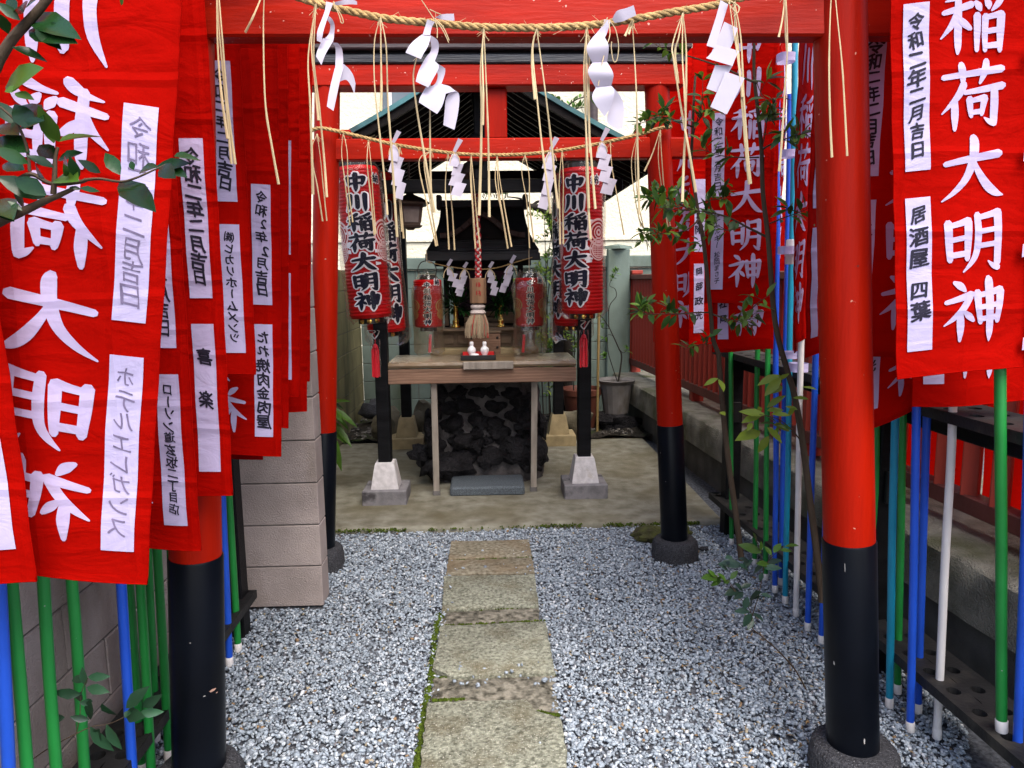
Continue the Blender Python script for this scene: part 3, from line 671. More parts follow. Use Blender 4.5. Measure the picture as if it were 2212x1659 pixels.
RK = [(690,735,85,70),(860,790,150,90),(930,640,80,55),(1025,520,60,55),(1120,550,65,58),(1240,490,62,45),(1165,610,62,50),(1080,745,85,75),(1010,680,45,60),(1275,715,140,115),(1395,725,62,72),(1300,550,58,62),(1190,690,45,38),(860,545,70,52),(850,440,64,42),(760,690,62,62),(720,560,34,85),(1405,560,45,85),(960,420,75,42),(1130,430,75,42),(1290,400,64,52),(1000,600,48,46),(790,360,52,52),(1230,350,64,42),(1020,350,64,42),(1350,640,62,62),(900,350,60,40),(1100,340,50,36),(760,470,45,55),(1330,470,45,50),(1060,640,40,36),(1340,790,60,50),(730,820,70,55)]
for i, (x, y, a, c) in enumerate(RK):
    Yd = 5.20+.10*max(0, (800-y)/500)+(.12 if x < 700 or x > 1380 else 0)
    p = at((780+.4069*x)/1.15732, (840+.4069*y)/1.15732, Y=Yd); k = .3516*Yd/FPX
    p.z = max(p.z, .04)
    obj('rock', rock(p, (a*k, .075+.02*(i % 3), c*k), i), M['lava'], t, smooth=28)

b = MB()
p0 = at((780+.4069*848)/1.15732, (840+.4069*990)/1.15732, Z=0); p1 = at((780+.4069*1308)/1.15732, (840+.4069*980)/1.15732, Z=0)
b.box(((p0.x+p1.x)/2, p0.y+.16, .033), (p1.x-p0.x, .32, .066), .012)
o = obj('stone_step', b, M['step'], origin=((p0.x+p1.x)/2, p0.y+.16, 0)); tag(o, 'blue-grey granite step at the foot of the rock mound', 'step')

t = thing('small_shrine', 'small dark wooden shrine with a curved black roof on the rock mound', 'shrine', (-.02, 5.7, .92))
b = MB(); b.box((-.02, 5.62, .955), (.80, .66, .075), .01); obj('stone_plinth', b, M['ped_tan'], t)
b = MB(); b.box((-.02, 5.66, 1.055), (.76, .52, .125), .006); st = obj('wooden_base', b, M['shrine_wood'], t)
for x in (-.30, -.17, .13, .26):
    b = MB(); b.box((x, 5.396, 1.055), (.105, .012, .075), .004); obj('panel', b, M['shrine_wood'], st)
b = MB(); b.box((-.02, 5.64, 1.128), (.82, .60, .022), .004); obj('ledge', b, M['shrine_wood'], t)
for k in range(3):
    b = MB(); b.box((-.02, 5.50-.035*(1-k), 1.155+.04*k), (.30, .10, .034), .004); obj('stair', b, M['shrine_wood'], t)
b = MB(); b.box((-.02, 5.78, 1.45), (.46, .30, .62), .005); obj('body', b, M['dark_wood'], t)
for s in (-1, 1):
    b = MB(); b.box((-.02+.11*s, 5.626, 1.38), (.20, .016, .36), .004); obj('door', b, M['door_dark'], t)
for x in (-.30, .26):
    b = MB(); b.box((x, 5.50, 1.40), (.04, .04, .52), .004); obj('post', b, M['dark_wood'], t)
    b = MB(); b.box((x, 5.56, 1.20), (.02, .30, .05), .003); b.box((x, 5.42, 1.22), (.03, .03, .13), .003); obj('railing', b, M['shrine_wood'], t)
b = MB(); b.box((-.02, 5.50, 1.62), (.72, .05, .05), .004); obj('lintel', b, M['dark_wood'], t)
b = MB(); b.box((.17, 5.485, 1.205), (.16, .03, .08), .004); obj('carved_panel', b, M['shrine_wood'], t)
# main roof: front slope sweeping out towards us, built of stepped boards
def hz(y): u = (5.78-y)/.56; return 2.05-.36*(u**.72)
b = MB(); rows = []
for k in range(15):
    y = 5.78-.56*k/14; hw = .325+.075*(k/14)**1.6
    step = .004*(k % 2)
    rows.append([(-.02-hw+2*hw*i/16, y, hz(y)+.012*((abs(i-8)/8)**3)+step) for i in range(17)])
back = [[(p[0], 5.78+.35*j/3, 2.05-.28*(j/3)) for p in rows[0]] for j in (3, 2, 1)]
b.strip(back+rows)
low = [[(p[0], p[1], p[2]-.05) for p in r] for r in back+rows]
b.strip(low); n = len(low)
full = back+rows
b.strip([[full[-1][i], ] + [low[-1][i]] for i in range(17)])
for i in (0, 16): b.strip([[full[j][i], low[j][i]] for j in range(n)])
hr = obj('roof', b, M['shrine_roof'], t, smooth=30)
for k in range(7):
    y = 5.30-.012*k; 
    b = MB(); z = hz(y-.03+.0*k)
    yy = 5.245+k*.030
    b.box((-.02, yy, hz(yy)+.004), (.80-.016*k, .012, .012), .002); obj('batten', b, M['shrine_roof'], hr)
b = MB(); b.box((-.02, 5.78, 2.075), (.68, .10, .06), .008); obj('ridge', b, M['shrine_roof'], t)
for s in (-1, 1):
    b = MB(); b.box((-.02+.335*s, 5.78, 2.09), (.04, .13, .11), .008); obj('ridge_end', b, M['shrine_roof'], t)
b = MB(); b.box((-.02, 5.232, 1.655), (.82, .03, .055), .006); obj('eave_board', b, M['shrine_roof'], t)
pts = []
b = MB()
for s in (-1, 1):
    arc = [(-.02+s*x, 5.36-.03*x, z) for x, z in ((0, 1.965), (.05, 1.945), (.10, 1.905), (.15, 1.862), (.20, 1.832), (.26, 1.815), (.31, 1.812))]
    for j in range(len(arc)-1): b.bar(arc[j], arc[j+1], .055, .04, .004)
obj('curved_gable', b, mat('reddish_dark_wood', (.045, .02, .013), .6, .3, 4, bump=.2), t)
b = MB(); b.add([(-.02-.27, 5.375, 1.79), (-.02+.27, 5.375, 1.79), (-.02+.12, 5.375, 1.87), (-.02, 5.375, 1.95), (-.02-.12, 5.375, 1.87), (-.02-.27, 5.45, 1.79), (-.02+.27, 5.45, 1.79), (-.02+.12, 5.45, 1.87), (-.02, 5.45, 1.95), (-.02-.12, 5.45, 1.87)],
   [[0, 1, 2, 3, 4], [0, 5, 6, 1], [1, 6, 7, 2], [2, 7, 8, 3], [3, 8, 9, 4], [4, 9, 5, 0]]); obj('gable_board', b, M['dark_wood'], t)

t = thing('offertory_box', 'old wooden offertory box with iron studs in front of the small shrine', 'offering box', (-.02, 5.33, .93))
b = MB(); b.box((-.02, 5.33, 1.02), (.235, .10, .17), .005); obj('box_body', b, M['old_wood'], t)
b = MB(); b.box((-.02, 5.33, 1.113), (.25, .12, .014), .003); obj('lid', b, M['shrine_wood'], t)
for x in (-.115, .075):
    for z in (1.0, 1.07):
        b = MB(); b.lathe((x, 5.279, z), [(.010, 0), (.008, .006), (.002, .009)], 10, axis=(0, -1, 0)); obj('stud', b, M['iron'], t)

# ------------------------------------------------------------------ offering table with what stands on it
t = thing('offering_table', 'plank offering table fixed between the black posts, on two thin legs', 'table', (-.03, 5.0, 0))
rg = random.Random(4)
b = MB()
rows = []
for i in range(41):
    x = -.662+i*1.256/40; j = rg.uniform(-.003, .003)
    rows.append([(x, 4.79+j, .912+rg.uniform(0, .003)), (x, 4.783+j, .93), (x, 4.79+j, .949), (x, 4.80, .953), (x, 5.28, .953), (x, 5.28, .912), (x, 4.79+j, .912)])
b.strip(rows); b.add(rows[0][:6], [[0, 1, 2, 3, 4, 5]]); b.add(rows[-1][:6], [[5, 4, 3, 2, 1, 0]])
obj('tabletop', b, M['table_wood'], t, smooth=30)
b = MB(); b.box((.005, 4.775, .928), (.335, .03, .052), .004); obj('front_block', b, M['grey_wood'], t)
b = MB(); b.box((-.035, 4.803, .857), (1.262, .03, .098), .003); obj('apron', b, M['old_wood'], t)
for x, y in ((-.372, 4.90), (.312, 4.95)):
    b = MB(); b.bar((x, y, 0.0), (x+.006, 4.85, .81), .042, .03, .003); lg = obj('leg', b, M['grey_wood'], t)
    b = MB(); b.box((x, y, .012), (.050, .040, .05), .003); obj('foot', b, M['pot_grey'], lg)
# a sheet of film laid over the planks, crumpled along its front edge
for (xa, xb_) in ((-.64, -.19), (.19, .585)):
    rows = []
    for i in range(61):
        x = xa+(xb_-xa)*i/60; w_ = rg.uniform(-.004, .006)
        rows.append([(x, 4.778+w_, .925+rg.uniform(-.006, .006)), (x, 4.776+w_*1.2, .942), (x, 4.785+w_, .957+rg.uniform(0, .004)), (x, 4.83, .9555+rg.uniform(0, .002)), (x, 5.2, .956)])
    b = MB(); b.strip(rows); obj('plastic_film', b, M['bag'], t, smooth=180)

t = thing('tray', 'black tray with a red inside holding the white vessels', 'tray', (.0, 4.88, .955))
p0 = at(995, 778, Y=4.83); p1 = at(1071, 776, Y=4.83); TX = (p0.x+p1.x)/2; TW = p1.x-p0.x
b = MB(); b.box((TX, 4.92, .961), (TW, .17, .010), .003); obj('tray_base', b, M['lantern_cap'], t)
b = MB()
b.box((TX, 4.837, .977), (TW, .008, .026), .002); b.box((TX, 5.003, .977), (TW, .008, .026), .002)
b.box((TX-TW/2+.004, 4.92, .977), (.008, .158, .026), .002); b.box((TX+TW/2-.004, 4.92, .977), (.008, .158, .026), .002); obj('tray_rim', b, M['lantern_cap'], t)
b = MB(); b.box((TX, 4.92, .968), (TW-.018, .148, .004), .001); b.box((TX, 4.996, .984), (TW-.02, .004, .030), .001); obj('tray_lining', b, M['red_lacquer'], t)
def vessel(px, y, label, prof, name='sake_bottle'):
    p = at(px, 765, Y=y); b = MB(); b.lathe((p.x, y, .970), prof, 28); o = obj(name, b, M['porcelain'], origin=(p.x, y, .970), smooth=50); return o
VP = [(.014, 0), (.018, .004), (.017, .012), (.027, .03), (.030, .046), (.026, .060), (.013, .072), (.012, .080), (.0135, .084), (.0135, .100), (.010, .104)]
tag(vessel(1019, 4.93, '', VP), 'white porcelain sake bottle on the tray, beside the small lidded dish', 'bottle', None)
tag(vessel(1047, 4.93, '', VP), 'white porcelain sake bottle on the tray, standing apart from the dish', 'bottle', None)
tag(vessel(1025, 4.875, '', [(.016, 0), (.03, .004), (.032, .014), (.030, .022), (.018, .028), (.004, .030)], 'lidded_dish'), 'low white lidded dish in front of the sake bottles', 'dish')

# ------------------------------------------------------------------ brass vases with evergreen sprigs
def leaf_into(b, p, d, up, L, W, curl=.2, fold=.25):
    """one leaf from p along d: two halves folded at the midrib, pointed at both ends"""
    d = d.normalized(); s = d.cross(up)
    if s.length < 1e-4: s = d.orthogonal()
    s.normalize(); n = s.cross(d).normalized()
    prof = ((0, .05), (.18, .62), (.42, 1.0), (.70, .74), (.9, .28), (1.0, .0))
    L3 = []
    for (t_, w_) in prof:
        c = p + d*(L*t_) - n*(L*curl*t_*t_)
        e = s*(W/2*w_) + n*(W/2*w_*fold)
        e2 = -s*(W/2*w_) + n*(W/2*w_*fold)
        L3.append((c+e, c, c+e2))
    b.strip(L3)
def rdir(rg, z=0):
    a = rg.uniform(0, 6.283); zz = rg.uniform(-1, 1)*.8+z; r = math.sqrt(max(.05, 1-min(1, zz*zz))); return Vector((r*math.cos(a), r*math.sin(a), zz)).normalized()
for (px, nm, lab) in ((582, 'a', 'between the bell rope and the handled lantern'), (1046, 'b', 'between the bell rope and the yellowed-bag lantern')):
    s = 1000, 600
    x = (1000+px*.2411)/1.15732; p = at(x, (600+970*.2411)/1.15732, Y=5.43); zb = 1.139
    t = thing('brass_vase', 'brass vase of evergreen sprigs '+lab, 'vase', (p.x, 5.43, zb))
    b = MB(); b.lathe((p.x, 5.43, zb), [(.034, 0), (.036, .006), (.030, .014), (.022, .028), (.026, .04), (.024, .055), (.016, .066), (.016, .12), (.019, .155), (.021, .16), (.017, .158)], 28); obj('vase_body', b, M['gold'], t, smooth=60)
    rg = random.Random(px); b = MB()
    for k in range(280):
        d = rdir(rg, .5); L = rg.uniform(.05, .17); q = Vector((p.x, 5.43, zb+.15))+d*rg.uniform(.0, .19)
        q.z = max(q.z, zb+.13)
        leaf_into(b, q, (d+rdir(rg)*.6), Vector((0, 0, 1)), rg.uniform(.06, .11), rg.uniform(.014, .024))
    obj('evergreen_foliage', b, M['leaf'], t, smooth=0)

# ------------------------------------------------------------------ bell rope
t = thing('bell_rope', 'thick red and white braided bell rope with a wooden tag and straw tassel', 'bell rope', (0, 5.02, 1.15))
Yb = 5.02
ctr = catmull([at(1021, 345, Y=Yb), at(1026, 420, Y=Yb), at(1031, 500, Y=Yb), at(1033, 560, Y=Yb), at(1033, 602, Y=Yb)], 26)
for k in range(6):
    b = MB(); pts = []
    for i, c in enumerate(ctr):
        a = i*.30*(1 if k < 3 else -1)+k*2.094; r = .0135+(.0022 if (i+k) % 7 < 3 else 0)
        pts.append(c+Vector((math.cos(a)*r, math.sin(a)*r, 0)))
    b.tube(pts, .0105 if k < 3 else .0085, 8); obj('cord_strand', b, M['bell_red' if k < 3 else 'bell_white'], t, smooth=180)
b = MB(); b.tube([c for c in ctr[::4]], .0125, 10); obj('cord_core', b, M['bell_red'], t, smooth=180)
p0, p1 = at(1034, 601, Y=Yb), at(1033, 655, Y=Yb)
b = MB(); b.lathe((p1.x, Yb, p1.z), [(.054, 0), (.057, .004), (.057, p0.z-p1.z-.004), (.054, p0.z-p1.z)], 8); tg = obj('wooden_tag', b, M['tag_wood'], t, smooth=20)
q0, q1 = at(1032, 656, Y=Yb), at(1030, 727, Y=Yb); h = q0.z-q1.z
b = MB(); b.lathe((q0.x, Yb, q0.z-.075), [(.045, 0), (.055, .012), (.048, .028), (.036, .036), (.05, .046), (.05, .062), (.030, .075)], 24); obj('tassel_knot', b, M['bell_white'], t, smooth=60)
rg = random.Random(2); b = MB(); b2 = MB()
for k in range(420):
    a = rg.uniform(0, 6.283); r0 = .046*math.sqrt(rg.random()); r1 = r0*1.75+.004; 
    top = Vector((q0.x+r0*math.cos(a), Yb+r0*math.sin(a), q0.z-.065)); bot = Vector((q1.x+r1*math.cos(a), Yb+r1*math.sin(a), q1.z+rg.uniform(-.012, .03)))
    mid = top.lerp(bot, .5)+Vector((math.cos(a)*r0*.25, math.sin(a)*r0*.25, 0))
    (b2 if k % 17 == 0 else b).tube([top, mid, bot], .0018, 4)
obj('straw_fringe', b, M['hemp'], t, smooth=0); obj('red_fringe', b2, M['red_packet'], t, smooth=0)
b = MB(); pb = at(1016, 372, Y=Yb); b.lathe((pb.x, Yb, pb.z-.075), [(.02, 0), (.055, .015), (.072, .055), (.075, .06), (.075, .07), (.07, .09), (.05, .125), (.02, .145), (.012, .18)], 28); obj('suzu_bell', b, M['bronze'], t, smooth=60)
BELL_TAG = (tg, p0, p1, Yb)

# ------------------------------------------------------------------ writing
# brush-drawn characters: strokes of (x, y, width) on a 100 x 100 field, y downwards
GLYPH = {
'中': [[(21,24,11),(23,44,9),(26,63,7)],[(20,29,7),(50,27,8),(80,25,11)],[(81,25,12),(79,42,10),(74,62,6)],[(25,58,7),(50,56,7),(76,55,8)],[(49,3,8),(51,10,12),(50,50,11),(50,80,10),(49,99,3)]],
'川': [[(24,10,12),(25,35,10),(21,65,9),(8,94,2)],[(50,14,10),(51,40,11),(50,76,10),(50,82,7)],[(79,4,9),(80,12,12),(79,50,11),(79,80,9),(78,98,3)]],
'稲': [[(43,4,9),(36,11,10),(24,18,6),(8,22,2)],[(5,38,6),(24,34,8),(48,28,9)],[(27,14,8),(28,50,10),(28,84,9),(27,97,4)],[(27,38,9),(18,56,8),(2,74,2)],[(30,46,4),(37,54,9),(47,62,6)],
      [(90,3,8),(82,10,9),(68,16,6),(53,19,3)],[(54,25,5),(59,31,9),(62,36,5)],[(70,23,5),(74,29,9),(75,34,5)],[(95,20,7),(88,30,8),(80,38,3)],
      [(57,44,10),(58,66,9),(57,94,6)],[(70,46,9),(70,70,8),(70,95,6)],[(69,48,7),(82,46,7),(94,44,9)],[(94,45,11),(94,70,10),(93,97,6)],[(70,68,7),(92,66,7)],[(70,89,7),(93,88,8)]],
'荷': [[(4,21,7),(40,18,8),(96,13,10)],[(32,3,8),(34,14,10),(35,33,5)],[(72,0,8),(70,14,10),(62,32,4)],[(36,33,10),(27,50,9),(3,74,2)],[(22,56,9),(23,78,10),(22,99,5)],[(38,45,6),(66,42,8),(98,38,10)],
      [(46,55,10),(47,68,8),(49,80,6)],[(46,58,6),(58,56,7),(70,54,9)],[(70,55,10),(68,66,8),(66,78,6)],[(48,75,6),(66,74,7)],[(85,41,10),(86,65,11),(85,90,10)],[(86,93,9),(78,90,7),(70,84,2)]],
'大': [[(6,40,7),(40,35,9),(93,29,11)],[(51,2,10),(53,12,13),(50,36,12),(40,62,10),(22,82,7),(1,96,2)],[(52,40,6),(60,56,9),(74,76,12),(88,88,10),(101,93,2)]],
'明': [[(9,20,11),(10,50,10),(12,78,8)],[(9,25,7),(26,22,8),(41,18,10)],[(41,20,11),(40,50,10),(39,78,7)],[(12,47,7),(39,44,7)],[(12,71,8),(39,69,8)],
      [(56,10,9),(57,40,10),(54,68,9),(46,84,7),(33,98,2)],[(56,15,7),(74,12,8),(92,8,10)],[(91,9,12),(91,50,11),(90,88,10)],[(91,95,9),(83,92,7),(74,84,2)],[(58,37,7),(90,34,7)],[(57,59,7),(90,57,7)]],
'神': [[(18,3,5),(27,9,10),(34,17,5)],[(4,34,6),(22,30,8),(44,24,10)],[(42,27,9),(30,46,9),(16,60,7),(1,71,2)],[(25,50,8),(26,74,10),(25,98,4)],[(31,50,4),(39,58,9),(46,66,5)],
      [(54,22,11),(55,46,9),(58,70,7)],[(53,27,7),(74,24,8),(94,20,10)],[(94,22,12),(91,46,10),(87,70,7)],[(56,46,7),(90,43,7)],[(57,65,7),(88,63,8)],[(73,0,8),(74,10,12),(74,60,11),(73,88,9),(72,102,2)]],
}
def brush(ch, wk=1.0, wadd=0.0, seg=5):
    """quads for each stroke of a brushed character: list of (points, faces), points in 0..1, y upwards"""
    out = []
    for st in GLYPH[ch]:
        P3 = catmull([Vector(p) for p in st], seg); L = []; n = len(P3)
        t0 = (P3[1]-P3[0]); t0.z = 0; t0.normalize(); t1 = (P3[-1]-P3[-2]); t1.z = 0; t1.normalize()
        w0 = P3[0].z*wk+wadd; w1 = P3[-1].z*wk+wadd
        P = [P3[0]-t0*(w0*.38)]+P3+[P3[-1]+t1*(w1*.45)]; W = [w0*.45]+[p.z*wk+wadd for p in P3]+[w1*.4]
        for i, p in enumerate(P):
            t = P[min(i+1, len(P)-1)]-P[max(i-1, 0)]; t.z = 0
            t = t.normalized() if t.length > 1e-6 else Vector((0, 1, 0))
            nn = Vector((-t.y, t.x, 0)); h = W[i]/2
            L.append([((p.x+nn.x*s*h)/100, 1-(p.y+nn.y*s*h)/100) for s in (1, 0, -1)])
        out.append(L)
    return out

_font = {}
def font_glyph(ch):
    if ch not in _font:
        c = bpy.data.curves.new('writing_source', 'FONT'); c.body = ch; c.size = 1; c.resolution_u = 3
        o = bpy.data.objects.new('writing_source', c); col.objects.link(o); bpy.context.view_layer.update()
        me = bpy.data.meshes.new_from_object(o.evaluated_get(bpy.context.evaluated_depsgraph_get()))
        _font[ch] = ([(v.co.x, v.co.y) for v in me.vertices], [tuple(p.vertices) for p in me.polygons])
        bpy.data.objects.remove(o); bpy.data.curves.remove(c); bpy.data.meshes.remove(me)
    return _font[ch]
def em():
    v, f = font_glyph('国'); xs = [p[0] for p in v]; ys = [p[1] for p in v]
    return (min(xs)+max(xs))/2, (min(ys)+max(ys))/2, (max(ys)-min(ys))/.92
EMX, EMY, EMS = em()
def glyph01(ch):
    """an outline character from Blender's own built-in lettering, in 0..1"""
    v, f = font_glyph(ch)
    P = [((x-EMX)/EMS, (y-EMY)/EMS) for x, y in v]
    if ch == 'ー': P = [(-y, -x) for x, y in P]
    return [(x+.5, y+.5) for x, y in P], f

def letter_brush(b, ch, fn, u0, v0, sw, sh, wk=1, wadd=0, off=.0025, both=True, seg=5):
    """draw ch in the box from (u0, v0), sw by sh, through fn(u, v, offset)"""
    for si, L in enumerate(brush(ch, wk, wadd, seg)):
        for sg in ((1, -1) if both else (1,)):
            o = off+si*.00012
            b.strip([[fn(u0+x*sw, v0+y*sh, sg*o) for x, y in row] for row in L])
def letter_font(b, ch, fn, u0, v0, sw, sh, bold=0., off=.003, both=True, rot=0., hand=None):
    P, f = glyph01(ch)
    if not P: return
    c, s = math.cos(rot), math.sin(rot)
    sh_ = [(0, 0)] if not bold else [(-bold, 0), (bold, 0), (0, -bold), (0, bold)]
    for k, (dx, dy) in enumerate(sh_):
        for sg in ((1, -1) if both else (1,)):
            vs = []
            for (x, y) in P:
                x, y = x-.5, y-.5; 
                if hand:      # a quick hand: lines climb to the right, curve and lean a little
                    x, y = x*hand[3]+hand[1]*y+.035*math.sin(5*y+hand[2]), y+hand[0]*x+.03*math.sin(6*x+hand[2]*2)-.10*x*y
                x, y = x*c-y*s+.5+dx, x*s+y*c+.5+dy
                vs.append(fn(u0+x*sw, v0+y*sh, sg*(off+k*.00013)))
            b.add(vs, f)
def column(b, text, fn, uc, vtop, size, pitch, bold=.012, off=.003, both=True, seed=1, jit=.05, sx=1.0):
    rg = random.Random(seed); v = vtop
    for ch in text:
        if ch != '　':
            k = 1+rg.uniform(-jit, jit)*2.2; hd = (rg.uniform(.08, .24), rg.uniform(-.10, .06), rg.uniform(0, 6.28), rg.uniform(.86, 1.08))
            letter_font(b, ch, fn, uc-size*sx*k/2+rg.uniform(-jit, jit)*size*.4, v-size*k, size*k*sx, size*k, bold, off, both, rg.uniform(-jit, jit), hd)
        v -= pitch*(.55 if ch == '　' else 1)

pt_, p0_, p1_, Yb_ = BELL_TAG
b = MB()
for i, ch in enumerate('奉納'):
    zc = p0_.z-.045-.055*i
    letter_font(b, ch, lambda u, v, o: (u, Yb_-.0548-o*.6, v), p0_.x-.016-.004, zc-.018, .034, .036, .02, .001, False)
obj('tag_lettering', b, M['bell_red'], pt_, smooth=0)

# ------------------------------------------------------------------ lanterns
def lantern(label, px, py_top, py_bot, Y, R0, group, font_k, bag='bag', tilt=0., face=0., bagx=1.13, bag_low=.03, chars='中川稲荷大明神', tall=True, sidech=None, crest=1, cordz=2.07, handle=False, hidden=False):
    """a long paper lantern: ribbed body, caps, brushed name with a white edge, crest, clear bag"""
    pt, pb = at(px, py_top, Y=Y), at(px, py_bot, Y=Y); H = pt.z-pb.z; c = Vector((pb.x, Y, pb.z))
    t = thing('paper_lantern', label, 'lantern', c, group)
    A = Matrix.Rotation(tilt, 3, 'Y')
    def Q(p): return c + A @ Vector(p)
    nr = int(H/.021) if tall else int(H/.014)
    b = MB(); prof = []
    for i in range(nr*4+1):
        u = i/(nr*4); z = H*u; e = min(u, 1-u)
        k = .90+.10*min(1, e/.022)**.5; prof.append((R0*k+.0022*math.cos(2*math.pi*i/4)*(1 if tall else .6), z))
    n = 56; vs = [Q((r*math.cos(6.28318*k/n), r*math.sin(6.28318*k/n), z)) for r, z in prof for k in range(n)]
    fs = [[i*n+k, i*n+(k+1) % n, (i+1)*n+(k+1) % n, (i+1)*n+k] for i in range(len(prof)-1) for k in range(n)]
    b.add(vs, fs); obj('lantern_body', b, M['lantern_red'], t, smooth=180)
    for nm, z0, z1 in (('bottom_cap', -.035 if tall else -.03, .004), ('top_cap', H-.004, H+.035)):
        b = MB(); n2 = 32; rr = R0*.62
        pr = [(rr*.8, z0), (rr, z0+.002), (rr, z1-.002), (rr*.85, z1)]
        vs = [Q((r*math.cos(6.28318*k/n2), r*math.sin(6.28318*k/n2), z)) for r, z in pr for k in range(n2)]
        b.add(vs, [[i*n2+k, i*n2+(k+1) % n2, (i+1)*n2+(k+1) % n2, (i+1)*n2+k] for i in range(3) for k in range(n2)]+[list(range(n2))[::-1], [3*n2+k for k in range(n2)]])
        cap = obj(nm, b, M['lantern_cap'], t, smooth=50)
        if tall and nm == 'bottom_cap':
            b = MB()
            for a in (-2.2, -1.57, -.95): b.lathe(Q((rr*math.cos(a), rr*math.sin(a), z0+.018)), [(.016, 0), (.014, .004), (.004, .007)], 14, axis=(math.cos(a), math.sin(a), 0))
            obj('cap_stud', b, M['gold'], cap)
    def cyl(u, v, o):
        # u runs round the lantern from its front (metres of arc), v is the height
        k = 1-.10*(1-min(1, min(v/H, 1-v/H)/.022)**.5) if 0 < v < H else .90
        a = -math.pi/2+face+u/R0; r = R0*k+.0035+o; return Q((r*math.cos(a), r*math.sin(a), v))
    m = len(chars); pit = H*.90/m; w_ = min(R0*1.56, pit*1.3) if tall else pit*1.12
    bw, bb = MB(), MB()
    for i, ch in enumerate(chars):
        v0 = H*.955-pit*(i+1)+pit*.02
        letter_brush(bw, ch, cyl, -w_/2, v0, w_, pit*.93, font_k, 15, .0004, False, 4)
        letter_brush(bb, ch, cyl, -w_/2, v0, w_, pit*.93, font_k, 0, .0026, False, 4)
    # the white cloud the writing stands in
    rg = random.Random(int(px))
    for k in range(16):
        v = H*(.34+.30*rg.random()) if tall else H*(.1+.8*rg.random()); s = rg.choice([-1, 1]); u0 = s*w_*rg.uniform(.36, .52); L = R0*rg.uniform(.12, .42)*(1 if tall else .3); hh = H*.012
        bw.strip([[cyl(u0+s*L*j/6, v+hh*d*(1-.5*j/6), .0002) for d in (-1, 1)] for j in range(7)])
    obj('name_outline', bw, M['lantern_white'], t, smooth=0); obj('name_lettering', bb, M['lantern_black'], t, smooth=0)
    if sidech:
        b, b3 = MB(), MB()
        for (ch, a) in sidech:
            s = R0*.42; letter_font(b3, ch, cyl, a*R0-s/2, H*.885, s, s, .03, .0015, False); letter_font(b, ch, cyl, a*R0-s/2-.004, H*.885-.004, s+.008, s+.008, .07, .0005, False)
        obj('side_outline', b, M['lantern_white'], t, smooth=0); obj('side_lettering', b3, M['lantern_black'], t, smooth=0)
    for sd in ((1, -1) if crest else ()):
        b = MB(); cu, cv = sd*R0*1.22, H*(.56 if tall else .45); 
        ey = (1.0 if tall else .75)
        for (rr_, tk) in ((.60, .10), (.43, .07), (.27, .06), (.12, .10)):
            n3 = 36; b.strip([[cyl(cu+R0*(rr_+s*tk/2)*math.cos(6.28318*k/n3), cv+ey*R0*(rr_+s*tk/2)*math.sin(6.28318*k/n3), .0008) for s in (-1, 1)] for k in range(n3+1)])
        cv2 = cv-R0*.78*ey
        for rr_ in (.5, .4):
            n3 = 24; b.strip([[cyl(cu+R0*(rr_+s*.03)*math.cos(6.28318*k/n3), cv2+ey*R0*(rr_+s*.03)*math.sin(6.28318*k/n3), .0006) for s in (-1, 1)] for k in range(n3+1)])
        for k in range(-3, 4):
            q = .36*math.sqrt(max(0, 1-(k/3.6)**2))
            b.strip([[cyl(cu+R0*(k*.1+s*.018), cv2+ey*R0*q*d, .0005) for s in (-1, 1)] for d in (-1, -.33, .33, 1)])
            b.strip([[cyl(cu+R0*q*d, cv2+ey*R0*(k*.1+s*.018), .0009) for s in (-1, 1)] for d in (-1, -.33, .33, 1)])
        obj('wheel_crest', b, M['lantern_pink' if tall else 'crest_gold'], t, smooth=0)
    # clear bag, gathered and creased
    rg = random.Random(int(px)+5); b = MB(); n = 48; rows = []
    low, high = -bag_low, H+.05
    for i in range(25):
        u = i/24; z = low+(high-low)*u; k = bagx+.05*math.sin(u*9+px)+(.05 if u < .12 and tall else 0)
        if tall and u > .93: k *= 1-.45*(u-.93)/.07
        if not tall and u > .82: k *= 1-.45*(u-.82)/.18
        if u == 0: k *= .75
        row = []
        for j in range(n):
            a = 6.28318*j/n; r = R0*k*(1+.035*math.sin(3*a+u*4+px)+.02*math.sin(7*a-u*9)+.012*math.sin(11*a+u*23))
            row.append(Q((r*math.cos(a), r*math.sin(a)*.98, z+.01*math.sin(a*4+px)*(1 if i in (0, 24) else 0))))
        row.append(row[0]); rows.append(row)
    b.strip(rows); obj('plastic_bag', b, M[bag], t, smooth=180)
    b = MB()
    if handle:
        b.tube(catmull([Q((-R0*.6, 0, H+.03)), Q((-R0*.66, 0, H+.07)), Q((-R0*.45, 0, H+.115)), Q((0, 0, H+.13)), Q((R0*.45, 0, H+.115)), Q((R0*.66, 0, H+.07)), Q((R0*.6, 0, H+.03))]), .0035, 8); obj('wire_handle', b, M['lantern_cap'], t)
        b = MB()
    b.tube([Q((0, 0, H+.12 if handle else H+.03)), (c.x+(A @ Vector((0, 0, H))).x*.9, Y, cordz)], .003, 6); obj('hanging_cord', b, M['hemp'], t)
    return t
G1 = 'tall lanterns hung before the pavilion'
lantern('tall red lantern in clear plastic nearest the left black post, fully in view', 802, 362, 686, 4.45, .127, G1, 1.72, tilt=R_(-3.4), sidech=[('奉', -1.02), ('納', 1.02)], face=R_(3), cordz=2.17)
lantern('tall red lantern in clear plastic nearest the right black post, fully in view', 1258, 366, 676, 4.45, .127, G1, 1.72, tilt=R_(-.6), sidech=[('奉', -1.02), ('納', 1.02)], face=R_(-27), cordz=2.17)
lantern('tall red lantern half hidden behind another one at the left black post', 836, 376, 716, 4.98, .130, G1, 1.72, tilt=R_(-3), bag_low=.10, face=R_(25), cordz=2.2)
